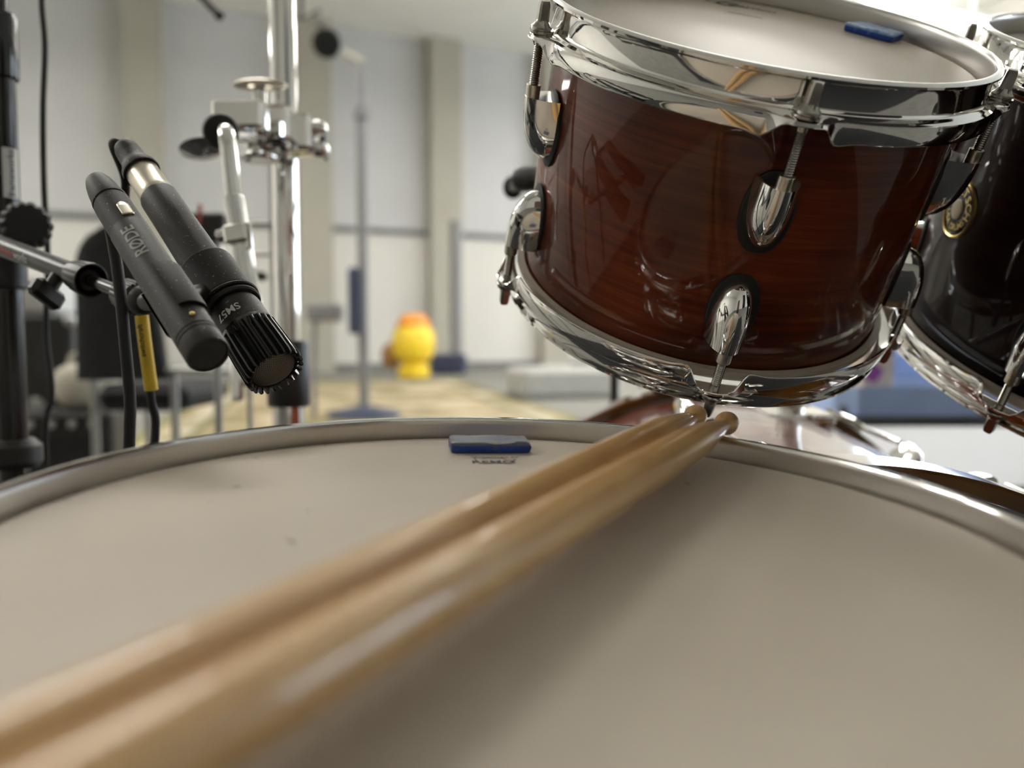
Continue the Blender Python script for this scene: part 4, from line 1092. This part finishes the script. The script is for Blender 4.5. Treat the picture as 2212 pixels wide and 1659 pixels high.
MB().lathe([(0, -.07), (.05, -.07), (.082, -.03), (.090, .05), (.082, .055), (0, .055)], 32, frame((0, 0, 0), (.35, -.9, -.3), (1, 0, 0))).build('lamp_body', BLACKP, sl)
q = PX(688, 25, 5.4)-sl.location
MB().tube([(0, 0, .04), (-.04, 0, .12), q], .016, smooth=False).build('yoke', BLACKP, sl)
MB().tube([q, PX(650, 42, 5.4)-sl.location, PX(640, -250, 5.4)-sl.location], .016, smooth=False).build('hanging_bar', BLACKP, sl)
zc = CEIL-PX(640, -250, 5.4).z
MB().cyl(PX(640, -250, 5.4)-sl.location, PX(640, -250, 5.4)-sl.location+Vector((0, 0, zc)), .016).build('hanging_bar', BLACKP, sl)

p = floor_at(985, 14.0); s2 = thing('hall_post', 'dark grey slim post on a navy base in front of the white wall', 'post', Matrix.Translation(p))
MB().cyl((0, 0, .0), (0, 0, PX(985, 480, 14).z), .095).build('pole', GREYP, s2)
MB().box((-.12, -.02, .17), (.60, .4, .34), bev=.05).build('base', NAVY, s2)
YEL = mat('yellow_plastic', (.86, .60, .03), .45, vary=.06); ORA = mat('orange_plastic', (.85, .32, .05), .45, vary=.05); BRN = mat('brown_plastic', (.30, .15, .04), .6, vary=.1)
p = floor_at(893, 12.6); DC = 12.6; bc = thing('drinks_cooler', 'bright yellow rounded container with an orange lid far down the hall', 'container', Matrix.Translation(p))
zz0 = PX(893, 783, DC).z; k = 1.35
MB().lathe([(0, 0), (.20, 0), (.24, .03), (.24, zz0-.06), (.17, zz0), (0, zz0)], 40).build('foot', YEL, bc)
MB().lathe([(0, zz0), (.18, zz0), (.28, zz0+.07), (.33, zz0+.24), (.31, zz0+.45), (.24, zz0+.55), (0, zz0+.55)], 40).build('body', YEL, bc)
MB().lathe([(0, zz0+.54), (.25, zz0+.54), (.25, zz0+.60), (.16, zz0+.72), (0, zz0+.74)], 40).build('lid', ORA, bc)
MB().sphere((-.34, -.05, zz0+.10), .14, .12, .20).build('side_handle', BRN, bc)
tag(MB().box((0, 0, .16), (1.1, .7, .32), bev=.05).build('covered_crate', mat('pale_grey_cloth', (.42, .42, .40), .9), None, M=frame(floor_at(1215, 9.0), (0, 0, 1), (1, .3, 0))), 'blurred grey crate on the floor left of the smaller tom', 'crate')

# blue padded bench, patterned box and white table to the right
BLUEF = mat('blue_cloth', (.42, .55, .88), .8, vary=.10, scale=6); DGREY = mat('dark_grey_cloth', (.13, .14, .145), .9, vary=.15)
bp_ = PX(1990, 850, 2.6)
bn = thing('blue_bench', 'blue cushioned bench with a dark grey base under the larger tom', 'bench', frame(Vector((bp_.x+.15, bp_.y, 0)), (0, 0, 1), (1, 0, 0)))
zt4 = PX(1990, 838, 2.8).z; zm = PX(1990, 868, 2.45).z
MB().box((0, 0, (zm+zt4)/2), (1.0, .5, zt4-zm), bev=.05).build('cushion', BLUEF, bn)
MB().box((0, 0, zm/2), (.98, .46, zm), bev=.01).build('base', DGREY, bn)
MB().box((0, .31, (zt4+.15)/2), (1.0, .12, zt4+.15), bev=.04).build('backrest', BLUEF, bn)
PATT, nt, b = nodes('purple_triangle_card')
tc = nt.nodes.new('ShaderNodeTexCoord'); vo = nt.nodes.new('ShaderNodeTexVoronoi'); vo.inputs['Scale'].default_value = 22; nt.links.new(tc.outputs['Object'], vo.inputs[0])
r = nt.nodes.new('ShaderNodeValToRGB'); r.color_ramp.interpolation = 'CONSTANT'; r.color_ramp.elements[0].color = (.62, .50, .38, 1); r.color_ramp.elements[1].position = .62; r.color_ramp.elements[1].color = (.30, .06, .28, 1)
sep = nt.nodes.new('ShaderNodeSeparateColor'); nt.links.new(vo.outputs['Color'], sep.inputs[0]); nt.links.new(sep.outputs[0], r.inputs[0]); nt.links.new(r.outputs[0], b.inputs['Base Color'])
pb_ = PX(1880, 800, 2.45)
tag(MB().box((0, 0, .07), (.10, .07, .14), bev=.002).build('card_box', PATT, None, M=frame(Vector((pb_.x, bn.location.y-.15, zt4)), (0, 0, 1), (1, .2, 0))), 'beige and purple patterned card box on the blue bench', 'box')
tp = PX(2060, 940, 1.9)
WT = mat('white_tabletop', (.40, .41, .43), .6, vary=.02)
tb = thing('low_table', 'low white table behind the bass drum at the right edge', 'table', frame(Vector((tp.x+.25, 1.66, 0)), (0, 0, 1), (1, 0, 0)))
tz = tp.z
MB().box((0, 0, tz-.015), (1.1, .80, .03), bev=.004).build('tabletop', WT, tb)
for x in (-.5, .5):
    for y in (-.35, .35): MB().cyl((x, y, 0), (x, y, tz-.03), .02).build('leg', FRAMEM, tb)

for o in list(bpy.data.objects):
    if o.parent is None and o.type in ('MESH', 'EMPTY') and 'kind' not in o and 'label' not in o: print('UNTAGGED', o.name)
